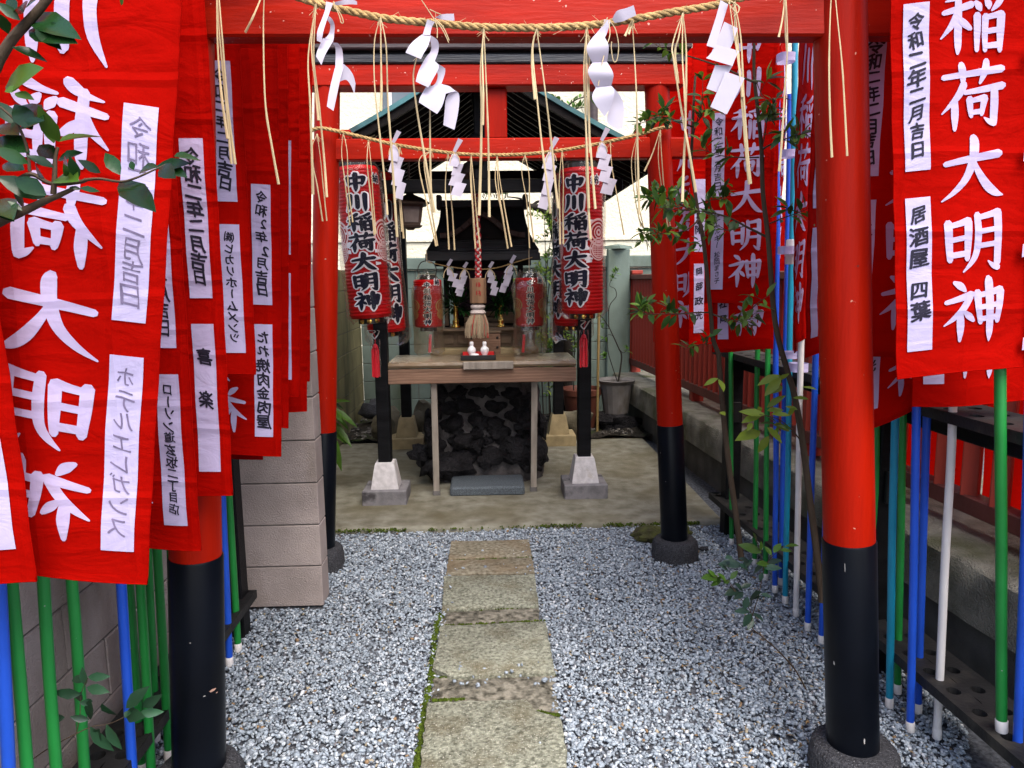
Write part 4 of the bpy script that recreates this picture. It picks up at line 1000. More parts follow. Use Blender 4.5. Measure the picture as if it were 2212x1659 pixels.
lantern('tall red lantern half hidden behind another one at the right black post', 1237, 376, 702, 4.98, .130, G1, 1.72, bag_low=.12, face=R_(-70), cordz=2.2)
G2 = 'small lanterns over the offering table'
lantern('small red lantern with a black top and wire handle, in a greyish bag', 926, 604, 706, 5.12, .098, G2, 1.5, bag='bag_old', tall=False, bag_low=.195, bagx=1.10, sidech=[('納', .75)], face=R_(2), handle=True, cordz=1.70)
lantern('small red lantern in a stiff yellowed bag over the table beside the right lanterns', 1144, 600, 704, 5.12, .098, G2, 1.5, bag='bag_old', tall=False, bag_low=.20, bagx=1.22, sidech=[('納', .8)], face=R_(0), cordz=1.70)
# folded red-ribboned slip inside each small bag, thick paper
for (px, lab) in ((929, 'red paper slip in the bag under the small lantern with a handle'), (1131, 'red paper slip in the yellowed bag under the small lantern')):
    p = at(px, 742, Y=5.10); b = MB(); b.box(p, (.020, .012, .13), .003, Matrix.Rotation(R_(4), 3, 'Y')); tag(obj('paper_slip', b, M['red_packet'], origin=p), lab, 'paper slip')

for (px, py, lab) in ((810, 736, 'red tassel in a clear packet tied under the lantern by the left black post'), (1261, 715, 'red tassel in a clear packet tied under the lantern by the right black post')):
    Y = 4.56; p = at(px, py, Y=Y); t = thing('tassel_packet', lab, 'tassel', p, 'packeted red tassels')
    b = MB(); rg = random.Random(px)
    for k in range(16):
        x = rg.uniform(-.022, .022); y = rg.uniform(-.012, .012); L = .20+rg.uniform(-.006, .006)
        b.tube([(p.x+x*.5, Y+y*.5, p.z-.035), (p.x+x, Y+y, p.z-.06), (p.x+x*1.05, Y+y, p.z-.03-L)], .0045, 5)
    b.lathe((p.x, Y, p.z-.05), [(.012, 0), (.017, .008), (.014, .022), (.006, .03)], 12); obj('tassel', b, M['red_packet'], t, smooth=40)
    b = MB(); b.tube([(p.x, Y, p.z-.02), (p.x+.002, Y, p.z+.03), (p.x, 4.46, p.z+.065)], .0025, 6); obj('tassel_cord', b, M['red_packet'], t)
    b = MB(); rows = []
    for i in range(13):
        z = p.z+.008-.24*i/12; row = []
        for j in range(20):
            a = 6.28318*j/20; k = 1+.08*math.sin(a*3+i)+.05*math.sin(i*1.9+a)
            row.append((p.x+.030*k*math.copysign(abs(math.cos(a))**.6, math.cos(a)), Y+.017*k*math.sin(a), z))
        row.append(row[0]); rows.append(row)
    b.strip(rows); obj('clear_packet', b, M['bag'], t, smooth=180)
    b = MB()
    for s in (-1, 1): b.tube(catmull([(p.x, Y-.01, p.z+.012), (p.x+s*.018, Y, p.z+.035), (p.x+s*.012+.02, Y-.02, p.z+.062), (p.x+s*.03, 4.48, p.z+.07)]), .004, 6, flat=.4)
    obj('tie', b, M['white_pipe'], t)

# square bronze hanging lantern
t = thing('hanging_lantern', 'small dark bronze lantern with a square roof hanging under the eave', 'lantern', at(888, 490, Y=4.95))
c = at(887, 493, Y=4.95); s2 = math.sqrt(2)
def sq(b, prof):
    n0 = len(b.v); b.lathe((0, 0, 0), [(r*s2, h) for r, h in prof], 4)
    Rz = Matrix.Rotation(R_(45+12), 3, 'Z')
    for i in range(n0, len(b.v)): b.v[i] = tuple(c+Rz @ Vector(b.v[i]))
    return b
obj('lantern_case', sq(MB(), [(.060, .018), (.060, .022), (.078, .15), (.078, .155)]), M['bronze'], t, smooth=20)
obj('lantern_roof', sq(MB(), [(.115, .150), (.118, .156), (.075, .19), (.03, .215), (.012, .235)]), M['bronze'], t, smooth=20)
obj('lantern_foot', sq(MB(), [(.02, -.012), (.03, 0), (.068, .004), (.072, .016)]), M['bronze'], t, smooth=20)
for k in range(4):
    b = MB(); Rz = Matrix.Rotation(R_(12+90*k), 3, 'Z'); n0 = 0
    b.add([(-.045, -.0665, .035), (.045, -.0665, .035), (.055, -.0795, .135), (-.055, -.0795, .135), (-.045, -.062, .035), (.045, -.062, .035), (.055, -.074, .135), (-.055, -.074, .135)], [[0,1,2,3],[7,6,5,4],[0,4,5,1],[1,5,6,2],[2,6,7,3],[3,7,4,0]])
    b.v = [tuple(c+Rz @ Vector(v)) for v in b.v]; obj('pane', b, M['lamp_paper'], t, smooth=0)
b = MB()
for k in range(9): b.lathe(c+Vector((0, 0, .238+.021*k)), [(.005, 0), (.009, .006), (.009, .014), (.005, .02)], 8)
obj('chain', b, M['bronze'], t)

# ------------------------------------------------------------------ banners, their racks and poles
NAME = '中川稲荷大明神'
def banner(label, px, py, Y, side, lean=0., yaw=0., W=.33, strips=(None, None), m='banner', rise=0., seed=1, ink='ink', Lz=1.62, show_name=True, amp=.010, ties=0, weights=(.03, .03), name=NAME, S=1.0, cw=.165, wk=1.18, u1=.195, group='red votive banners on poles'):
    """one votive banner; (px, py) at depth Y is its lower corner nearest the writing strips.
    side=+1: the strips stand at its left as seen from the lane, -1: seen from behind, everything mirrored"""
    C = at(px, py, Y=Y); rg = random.Random(seed); ph = [rg.uniform(0, 6.28) for _ in range(6)]
    cl, sl_ = math.cos(lean), math.sin(lean); cy, sy = math.cos(yaw), math.sin(yaw)
    def F(u, v, o=0.):
        x = side*u*S; z = v*S
        d = amp*math.sin(2*math.pi*u/.36+ph[0]+v*1.3)*(.5+.5*(1-v/Lz))+amp*.6*math.sin(v*4.1+ph[1]+u*5)
        q = ((v+.07*ph[2])/.187) % 1.0; d += .0045*(abs(q-.5)*2)
        q2 = (u/.215+.3) % 1.0; d += .003*(abs(q2-.5)*2)
        hem = rise*u*max(0, 1-v/.5)
        z2 = z+hem*S+.004*math.sin(u*15+ph[3])*max(0, 1-v/.15)
        x2 = x*cl+z2*sl_; z3 = -x*sl_+z2*cl; yy = d+o
        return Vector((C.x+x2*cy-yy*sy, C.y+x2*sy+yy*cy, C.z+z3))
    nu, nv = 22, 96
    b = MB(); b.strip([[F(W*i/nu, Lz*j/nv) for i in range(nu+1)] for j in range(nv+1)])
    # a rolled hem along the bottom and sides gives the cloth its edge
    b.tube([F(W*i/nu, 0) for i in range(nu+1)], .0022, 5); b.tube([F(0, Lz*j/nv) for j in range(nv+1)], .0016, 5); b.tube([F(W, Lz*j/nv) for j in range(nv+1)], .0016, 5)
    for sg in (1, -1):      # stitched hems, a folded double edge
        b.strip([[F(W*i/nu, vv, sg*.0013) for i in range(nu+1)] for vv in (.001, .008, .016)])
        for ua, ub in ((0, .011), (W-.011, W)): b.strip([[F(ua+(ub-ua)*q, Lz*j/nv, sg*.0011) for q in (0, 1)] for j in range(nv+1)])
    t = tag(obj('banner', b, M[m], smooth=180, origin=C), label, 'banner', group)
    if show_name:
        b = MB()
        for i, ch in enumerate(reversed(name)):
            v0 = .078+.175*i
            if v0 > Lz-.1: break
            letter_brush(b, ch, F, u1-cw/2, v0, cw, .158, wk, 0, .0025)
        obj('banner_lettering', b, M['ink_white'], t, smooth=180)
    for k, s in enumerate(strips):
        if s is None: continue
        v0, v1 = ((.515, .905), (.066, .45))[k]; b = MB()
        for sg in (1, -1):
            b.strip([[F(.026+.060*i/4, v0+(v1-v0)*j/24, sg*.0030) for i in range(5)] for j in range(25)])
        st = obj('name_strip', b, M['strip'], t, smooth=180)
        if s:
            n = sum(.55 if c == '　' else 1 for c in s); pit = min(.052, (v1-v0-.05)/n); b = MB()
            top = v1-.022 if n*pit > .26 else v1-.035
            column(b, s, F, .056, top, min(.044, pit*.97), pit, weights[k], .0042, True, seed+k)
            obj('strip_writing', b, M[ink], st, smooth=0)
    for k in range(ties):
        v = .06+.235*k
        b = MB(); q = [F(W-.030, v, -.004), F(W-.005, v+.002, -.004), F(W+.03, v+.004)]
        b.strip([[p+Vector((0, -.014, -.016)) for p in q], [p+Vector((0, -.014, .016)) for p in q]]); b.strip([[p+Vector((0, .014, -.016)) for p in q], [p+Vector((0, .014, .016)) for p in q]])
        obj('tie_loop', b, M['strip'], t, smooth=0)
    return t
D1 = '令和二年二月吉日'
# along the block wall: seen from behind
banner('red banner with faint handwriting on its strips, largest and lowest by the block wall', 312, 1264, 1.37, -1, lean=R_(8.0), strips=(D1, 'ホテルエレガンス'), seed=3, ink='ink_faint', amp=.008, weights=(.0, .0), cw=.188, wk=1.3, u1=.200)
banner('edge of a red banner overlapping the faintly written one', 66, 1268, 1.27, -1, lean=R_(-1), W=.16, strips=('', ''), seed=4, show_name=False)
banner('red banner with a convenience-store strip, between the faint one and the two-character one', 438, 1184, 1.79, -1, lean=R_(.3), strips=(D1, 'ローソン道玄坂二丁目店'), seed=5, amp=.012, weights=(.02, .02))
banner('red banner with a two-character strip hanging in front of a near gate pillar', 506, 1070, 1.855, -1, lean=R_(.5), strips=(D1, '　喜　　楽'), seed=6, rise=-.01)
banner('red banner ending highest, its lower strip a long company name in script', 549, 811, 2.20, -1, lean=R_(1.2), strips=(D1, '㈱ヒカリホームメンツ'), seed=7)
banner('red banner with a grilled-meat restaurant strip beside the end of the block wall', 605, 985, 2.44, -1, lean=R_(3), strips=('令和2年2月吉日', 'たれ焼肉金肉屋'), seed=8)
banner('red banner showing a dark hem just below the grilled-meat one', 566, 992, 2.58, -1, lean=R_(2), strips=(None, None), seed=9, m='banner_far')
banner('red banner showing only a sliver of white strip past the grilled-meat one', 647, 860, 2.62, -1, lean=R_(3), strips=('', ''), seed=10)
banner('red banner whose corner hangs low past the sliver-strip one', 622, 924, 2.52, -1, lean=R_(3), strips=(None, ''), seed=14, show_name=False)
banner('red banner over the block wall corner, last but one before the wall', 662, 889, 2.78, -1, lean=R_(3.4), strips=(None, None), seed=11)
banner('red banner nearest the block wall corner, ending above its neighbours', 669, 825, 2.98, -1, lean=R_(3.4), strips=('', None), seed=12)
# by the kerb wall
banner('large red banner with a bar-name strip and bold white characters, nearest by the fence', 1941, 817, 1.80, 1, lean=R_(-4.6), W=.352, strips=(D1, '居酒屋　四葉'), seed=13, ties=7)
banner('red banner half hidden between the near gate pillar and the bar-name banner', 1819, 774, 2.05, 1, lean=R_(-.6), strips=(D1, '　故　今'), seed=15)
banner('red banner with a hem slanting upward behind the near gate pillar', 1832, 946, 2.20, 1, lean=R_(-1), strips=('', '営業所　光'), rise=.42, seed=16, W=.40)
banner('plain-hemmed red banner showing below the bar-name banner', 1968, 880, 2.00, 1, lean=R_(-2), W=.40, strips=(None, ''), seed=17)
banner('red banner showing nearly all its characters between the gates, with thin-script strips', 1523, 656, 3.05, 1, S=.859, lean=R_(-.8), strips=(D1, 'ニムルギー　松岡まさ子'), seed=18, weights=(.008, .008), amp=.008)
banner('red banner showing one character and hem just below the thin-script banner', 1537, 759, 3.13, 1, S=.832, lean=R_(-1), strips=(None, '有限会社　岡'), seed=19)
banner('red banner with two dark-inked strips beside the far gate pillar', 1487, 745, 4.00, 1, lean=R_(-.5), W=.26, strips=('　　　　　　寄附', '岡　部　政　光'), seed=20, show_name=False, weights=(.03, .03))
banner('red banner beside the far gate pillar, its characters cut off by a two-strip banner', 1412, 738, 4.16, 1, lean=R_(-.5), W=.32, strips=(None, None), seed=21)
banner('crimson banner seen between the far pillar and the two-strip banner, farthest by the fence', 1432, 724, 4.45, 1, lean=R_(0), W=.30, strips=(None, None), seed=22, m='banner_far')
banner('red banner turned almost edge-on beside the blue and turquoise poles, its characters squeezed', 1668, 690, 3.22, 1, yaw=R_(64), W=.33, lean=R_(-4.5), strips=('', None), seed=23)
banner('red banner turned edge-on with squeezed characters next to the near gate pillar', 1708, 762, 2.66, 1, yaw=R_(58), W=.37, lean=R_(-5.5), strips=(None, None), seed=24)
banner('red banner sliver with a long white strip, tight against the near gate pillar', 1746, 775, 2.48, 1, yaw=R_(50), W=.36, lean=R_(-5), strips=('', ''), seed=25)
# rows hung beyond the fence, seen between its pickets
for k in range(10):
    y = .9+.53*k; C = Vector((fx(y+.2)+.22, y, .44)); b = MB(); rg = random.Random(k)
    b.strip([[(C.x+.012*math.sin(i*1.2+j*.3+k), y+.5*i/14, C.z+1.55*j/30+.004*math.sin(i)) for i in range(15)] for j in range(31)])
    b.tube([(C.x+.012*math.sin(i*1.2+k), y+.5*i/14, C.z+.004*math.sin(i)) for i in range(15)], .003, 5)
    tag(obj('banner', b, M['banner'], smooth=180, origin=C), 'plain red banner hanging beyond the picket fence, seen through its gaps', 'banner', 'banners beyond the fence')

def rack(label, p0, p1, zlo, zhi, ht, holes, wid, posts, side):
    """a flag rack: two drilled rails on square posts"""
    p0, p1 = Vector((*p0, 0)), Vector((*p1, 0)); d = (p1-p0).normalized(); nrm = Vector((d.y, -d.x, 0))*side; L = (p1-p0).length
    t = thing('flag_rack', label, 'rack', p0)
    for z in (zlo, zhi):
        b = MB(); thk = ht
        # drilled plank: a ring of faces about each hole
        rows_ = len(holes[0]); us = sorted(holes[1]); cells = [0.0]
        for a, c in zip(us, us[1:]): cells.append((a+c)/2)
        cells.append(L)
        P = lambda u, w_, zz: p0+d*u+nrm*w_+Vector((0, 0, zz))
        ws = [0]; hs = holes[0]
        for a, c in zip(hs, hs[1:]): ws.append((a+c)/2)
        ws.append(wid)
        R = .021; n = 16
        for i, u in enumerate(us):
            for j, w_ in enumerate(hs):
                u0, u1, w0, w1 = cells[i], cells[i+1], ws[j], ws[j+1]
                for zz, fl in ((z+thk/2, 1), (z-thk/2, -1)):
                    ring, outer = [], []
                    for k in range(n):
                        a = 2*math.pi*(k+.5)/n; cu, cw = math.cos(a), math.sin(a)
                        ring.append(P(u+R*cu, w_+R*cw, zz))
                        su = ((u1-u) if cu > 0 else (u-u0))/max(1e-6, abs(cu)); sw = ((w1-w_) if cw > 0 else (w_-w0))/max(1e-6, abs(cw)); s = min(su, sw)
                        outer.append(P(u+s*cu, w_+s*cw, zz))
                    cr = [P(u1, w1, zz), P(u0, w1, zz), P(u0, w0, zz), P(u1, w0, zz)]
                    b.add(ring+outer, [[k, (k+1) % n, n+(k+1) % n, n+k] for k in range(n)])
                    # corner triangles
                    for q, c_ in enumerate(cr):
                        best = min(range(n), key=lambda k: ((outer[k]+outer[(k+1) % n])/2-c_).length)
                        b.add([outer[best], outer[(best+1) % n], c_], [[0, 1, 2]])
                rt = [P(u+R*math.cos(2*math.pi*(k+.5)/n), w_+R*math.sin(2*math.pi*(k+.5)/n), z+thk/2) for k in range(n)]
                b.add(rt+[q-Vector((0, 0, thk)) for q in rt], [[k, (k+1) % n, n+(k+1) % n, n+k] for k in range(n)])
        for (w_) in (0, wid): b.strip([[P(0, w_, z-thk/2), P(L, w_, z-thk/2)], [P(0, w_, z+thk/2), P(L, w_, z+thk/2)]])
        for u in (0, L): b.strip([[P(u, 0, z-thk/2), P(u, wid, z-thk/2)], [P(u, 0, z+thk/2), P(u, wid, z+thk/2)]])
        obj('drilled_rail', b, M['rack_black'], t, smooth=0)
        if z == zhi:
            b = MB(); b.bar(P(.05, wid*.75, z-.062), P(L-.05, wid*.75, z-.062), .03, .075, .004); obj('rail_beam', b, M['black_wood'], t)
        else:
            b = MB(); b.bar(P(.05, wid*.75, z-.045), P(L-.05, wid*.75, z-.045), .03, .05, .004); obj('rail_beam', b, M['black_wood'], t)
    for u in posts:
        q = p0+d*u+nrm*(wid*.5); b = MB(); R3 = Matrix.Rotation(math.atan2(d.y, d.x), 3, 'Z')
        b.box((q.x, q.y, (zhi-ht/2)/2-.015), (.085, .085, zhi-ht/2+.03), .005, R3); obj('post', b, M['black_wood'], t)
        for s in (-1, 1):
            b = MB(); b.box(tuple(q+d*(.055*s)+Vector((0, 0, .72))), (.02, .05, .12), .003, R3); obj('bracket', b, M['iron'], t)
rack('black drilled flag rack along the kerb wall, standing empty at several holes', (1.33, 4.19), (1.452, .7), .18, 1.062, .034, ([.045, .125], [.30+.115*k for k in range(28)]), .19, (.10, 1.62, 3.3), -1)
rack('black drilled flag rack along the pinkish block wall', (-1.025, 3.02), (-1.025, .5), .15, 1.0, .034, ([.035, .105], [.20+.10*k for k in range(23)]), .15, (.05, 2.4), 1)

def pole(label, m, pb, pt, zt=2.5, r=.0125, cap='white_pipe', group='banner poles standing in the racks', capz=.035):
    pb, pt = Vector(pb), Vector(pt); d = (pt-pb); d /= d.z; top = pb+d*(zt-pb.z)
    t = thing('flag_pole', label, 'pole', pb, group)
    rgp = random.Random(int(pb.x*999+pb.y*777)); wob_ = [Vector((rgp.uniform(-.0022, .0022), rgp.uniform(-.0022, .0022), 0)) for _ in range(9)]; wob_[0] = wob_[1] = Vector()
    b = MB(); b.tube(catmull([(pb+d*.01).lerp(top, k/8)+wob_[k] for k in range(9)], 4), r, 16); obj('pole_tube', b, M[m], t, smooth=50)
    b = MB(); b.lathe(pb, [(r*1.05, 0), (r*1.13, .003), (r*1.13, capz), (r*1.02, capz+.002)], 16, axis=d); obj('end_cap', b, M[cap], t, smooth=40)
    return t
def z3(x, y): return (1500+.5425*x)/1.15732, (840+.5425*y)/1.15732
def zr(x, y): return (1960+.5786*x)/1.15732, (960+.5786*y)/1.15732
def zl(x, y): return (.5788*x)/1.15732, (960+.5788*y)/1.15732
RP = [('green_pipe', z3, (606, 960), (603, 110), 'green pole farthest along the kerb rack, beside the thin tree trunk'), ('green_pipe', z3, (712, 1055), (726, 140), 'green pole between the thin tree trunk and the next green pole'),
      ('green_pipe', z3, (762, 1125), (774, 60), 'green pole just before the blue poles in the kerb rack'), ('blue_pipe', z3, (806, 1180), (812, 20), 'blue pole next to the green ones in the kerb rack'),
      ('blue_pipe', z3, (833, 1145), (850, 270), 'thin-looking blue pole behind the turquoise one'), ('teal_pipe', z3, (853, 1230), (875, 20), 'turquoise pole between the blue and white ones'),
      ('white_pipe', z3, (903, 1290), (925, 80), 'white pole right beside the leaning tree trunk'), ('blue_pipe', z3, (957, 1355), (985, 340), 'blue pole behind the leaning tree trunk'),
      ('blue_pipe', z3, (1020, 1415), (1034, 1000), 'blue pole half hidden by the near gate pillar'),
      ('green_pipe', zr, (392, 1230), (400, 200), 'green pole tight behind the near gate pillar'), ('teal_pipe', zr, (455, 1395), (478, 180), 'turquoise pole past the near gate pillar'),
      ('green_pipe', zr, (490, 1335), (513, 225), 'green pole right behind the turquoise one past the near gate pillar'), ('blue_pipe', zr, (545, 1500), (575, 150), 'front one of two blue poles standing together'),
      ('blue_pipe', zr, (578, 1420), (612, 260), 'rear one of two blue poles standing together'), ('white_pipe', zr, (660, 1530), (720, 300), 'white pole between the blue pair and the large green one'),
      ('blue_pipe', zr, (1000, 1830), (1037, 800), 'blue pole at the frame border beyond the green one')]
Y_ok = lambda B: B.y < 3.2
for m, zf, pb, pt, lab in RP:
    B = at(*zf(*pb), Z=-.012); T = at(*zf(*pt), Y=B.y); pole(lab, m, B, T, zt=2.5 if Y_ok(B) else 2.3)
B = at(*zr(940, 1500), Z=.197); T = at(*zr(935, 110), Y=B.y); pole('large green pole resting on the rail with a white cap, nearest past the gate', 'green_pipe', B, T, r=.0145)
LP = [('green_pipe', (115, 1659), (45, 880), 'green pole nearest the frame border, under the large faint-written banner', 1), ('green_pipe', (243, 1659), (190, 880), 'second green pole under the large faint-written banner', 1), ('green_pipe', (365, 1659), (312, 880), 'green pole behind the small glossy sprig', 1),
      ('blue_pipe', (570, 1635), (523, 860), 'blue pole passing behind the glossy sprig, among green ones', 0), ('green_pipe', (600, 1475), (560, 860), 'green pole just behind the blue one by the sprig', 0), ('green_pipe', (645, 1520), (608, 850), 'green pole in front of the slim pair by the near gate pillar', 0),
      ('green_pipe', (665, 1345), (640, 700), 'slim green pole of the rear row by the near gate pillar', 0), ('green_pipe', (720, 1420), (680, 700), 'green pole next to the near gate pillar on the wall side', 0), ('green_pipe', (755, 1300), (738, 700), 'green pole half hidden behind the near gate pillar on the wall side', 0),
      ('blue_pipe', (985, 1050), (968, 620), 'blue pole between the near gate pillar and the lone green one', 0), ('green_pipe', (1020, 995), (990, 480), 'lone green pole by the black rack post', 0), ('blue_pipe', (35, 1659), (-5, 900), 'blue pole cut off by the frame border', 1)]
for m, pb, pt, lab, nr in LP:
    if nr:
        B = at(*zl(*pb), X=-1.06); T = at(*zl(*pt), Y=B.y)
    else:
        B = at(*zl(*pb), Z=.15); T = at(*zl(*pt), Y=B.y)
    d = (T-B)/(T.z-B.z); pole(lab, m, B+d*(-.012-B.z), T, zt=2.4, r=.0135)
# tall poles seen beside the edge-on banners, and those beyond the fence
for (m, pb, pt, lab) in (('blue_pipe', (877, 795), (890, 350), 'blue pole with a white end beyond the picket fence'), ('white_pipe', (450, 565), (458, 200), 'white pole beyond the picket fence'), ('green_pipe', (720, 710), (735, 290), 'pale green pole beyond the picket fence')):
    B = at(*zr(*pb), X=2.25); T = at(*zr(*pt), Y=B.y); pole(lab, m, (B.x, B.y, .205), (B.x+.005, B.y, 1.2), group='poles beyond the fence')
# white straps round the pole pair, and the pipe joint
for (x, y, w_, h_, lab) in ((1704, 121, 36, 12, 'white cloth strap highest on the blue and turquoise poles'), (1708, 330, 30, 11, 'white cloth strap second from the top on the blue and turquoise poles'), (1707, 540, 38, 12, 'white cloth strap at the pipe joint of the turquoise pole'), (1711, 768, 36, 11, 'white cloth strap just above the kerb rack on the turquoise pole'), (1731, 795, 40, 14, 'white cloth strap round the white pole just above the kerb rack')):
    p = at(x, y, Y=3.0); k = 3.0/FPX; b = MB(); rows = []
    for j in (0, 1):
        rows.append([(p.x+math.copysign(abs(math.cos(a))**.5, math.cos(a))*w_*k*.5, 3.03+math.sin(a)*.035, p.z+(j-.5)*h_*k*1.4) for a in [6.28318*i/20 for i in range(21)]])
    b.strip(rows); tag(obj('banner_strap', b, M['strip'], smooth=40, origin=p), lab, 'strap', 'white straps round the poles')
p = at(1709, 545, Y=3.05); b = MB(); b.lathe((p.x, 3.06, p.z-.05), [(.017, 0), (.019, .004), (.019, .03), (.022, .034), (.022, .07), (.019, .074), (.019, .1), (.016, .104)], 20)
tag(obj('pipe_joint', b, M['white_pipe'], smooth=40, origin=(p.x, 3.06, p.z-.05)), 'white plastic pipe joint on the turquoise pole', 'pipe joint')

# ------------------------------------------------------------------ straw ropes with paper streamers and straw tassels
def straw_rope(label, pts, Y, r, group, bulge=0):
    P = catmull([at(x, y, Y=Y+(dy if dy else 0)) for x, y, dy in pts], 24); L = [0]
    for a, c in zip(P, P[1:]): L.append(L[-1]+(c-a).length)
    t = thing('straw_rope', label, 'rope', P[len(P)//2], group)
    n = int(L[-1]/(r*.75)); Q = []; j = 0
    for i in range(n+1):
        s = L[-1]*i/n
        while j < len(L)-2 and L[j+1] < s: j += 1
        Q.append(P[j].lerp(P[j+1], (s-L[j])/max(1e-9, L[j+1]-L[j])))
    rg = random.Random(int(Y*100))
    for k in range(3):
        b = MB(); pts = []
        for i, c in enumerate(Q):
            tg = (Q[min(i+1, n)]-Q[max(i-1, 0)]).normalized(); x = tg.cross(Vector((0, 1, 0))).normalized(); y = tg.cross(x)
            a = i*.62+k*2.094; pts.append(c+x*(math.cos(a)*r*.52)+y*(math.sin(a)*r*.52))
        b.tube(pts, r*.60, 8); obj('rope_strand', b, M['rope'], t, smooth=180)
    b = MB()
    for k in range(int(n*.32)):
        c = Q[rg.randrange(n)]; d = Vector((rg.gauss(0, 1), rg.gauss(0, .6), rg.gauss(0, .7))).normalized()
        q = c+d*r*.8; b.tube([q, q+d*rg.uniform(.008, .022)*r/.009+Vector((rg.uniform(-.02, .02)*r/.009, 0, 0))], [.0006, .0003], 3)
    obj('loose_straw', b, M['straw'], t, smooth=0)
    return t
YN, Y2 = 1.868, 3.618
straw_rope('thick twisted straw rope slung across the near red gate', [(350, -115, .03), (465, -68, .02), (570, -32, .01), (675, 4, 0), (760, 25, 0), (840, 41, 0), (960, 52, 0), (1045, 59, 0), (1160, 60, 0), (1270, 55, 0), (1365, 42, 0), (1450, 27, 0), (1540, 12, 0), (1580, 0, 0), (1690, -24, .01), (1800, -55, .02), (1880, -85, .03)], YN, .0088, 'straw ropes of the gates')
straw_rope('thinner straw rope slung across the farther red gate', [(668, 284, .02), (690, 277, .0), (722, 282, 0), (790, 298, 0), (850, 312, 0), (930, 325, 0), (1000, 333, 0), (1075, 335, 0), (1150, 332, 0), (1230, 322, 0), (1320, 305, 0), (1390, 288, 0), (1425, 277, 0), (1450, 275, .02)], Y2, .0085, 'straw ropes of the gates')

def tassel(label, strands, Y, r0, r1, group, seed=0):
    """a bunch of straws hanging from a rope: each strand thin at its top, broad and flat at its end"""
    rg = random.Random(seed); top = at(strands[0][0][0], strands[0][0][1], Y=Y)
    b = MB()
    for s in strands:
        P = catmull([at(x, y, Y=Y-.012+rg.uniform(-.01, .01)) for x, y in s], 7); n = len(P); k = rg.uniform(.8, 1.15)
        node = rg.uniform(.4, .7)
        b.tube(P, [(r0+(r1-r0)*(i/(n-1))**1.2)*k*(1.18 if abs(i/(n-1)-node) < .04 else 1) for i in range(n)], 7, flat=.55)
    for k in range(7):
        d = Vector((rg.uniform(-.016, .016), -.006, rg.uniform(-.05, -.02)))*(r1/.005)
        b.tube([top+Vector((0, -.008, 0)), top+d*.6, top+d+Vector((rg.uniform(-.01, .01), 0, 0))], [.0008, .0008, .0004], 4)
    b.lathe(top+Vector((0, 0, -.012)), [(r0*1.5, 0), (r0*3.2, .004), (r0*3.4, .010), (r0*2, .014)], 8)
    return tag(obj('straw_tassel', b, M['straw'], smooth=60, origin=top), label, 'straw tassel', group)
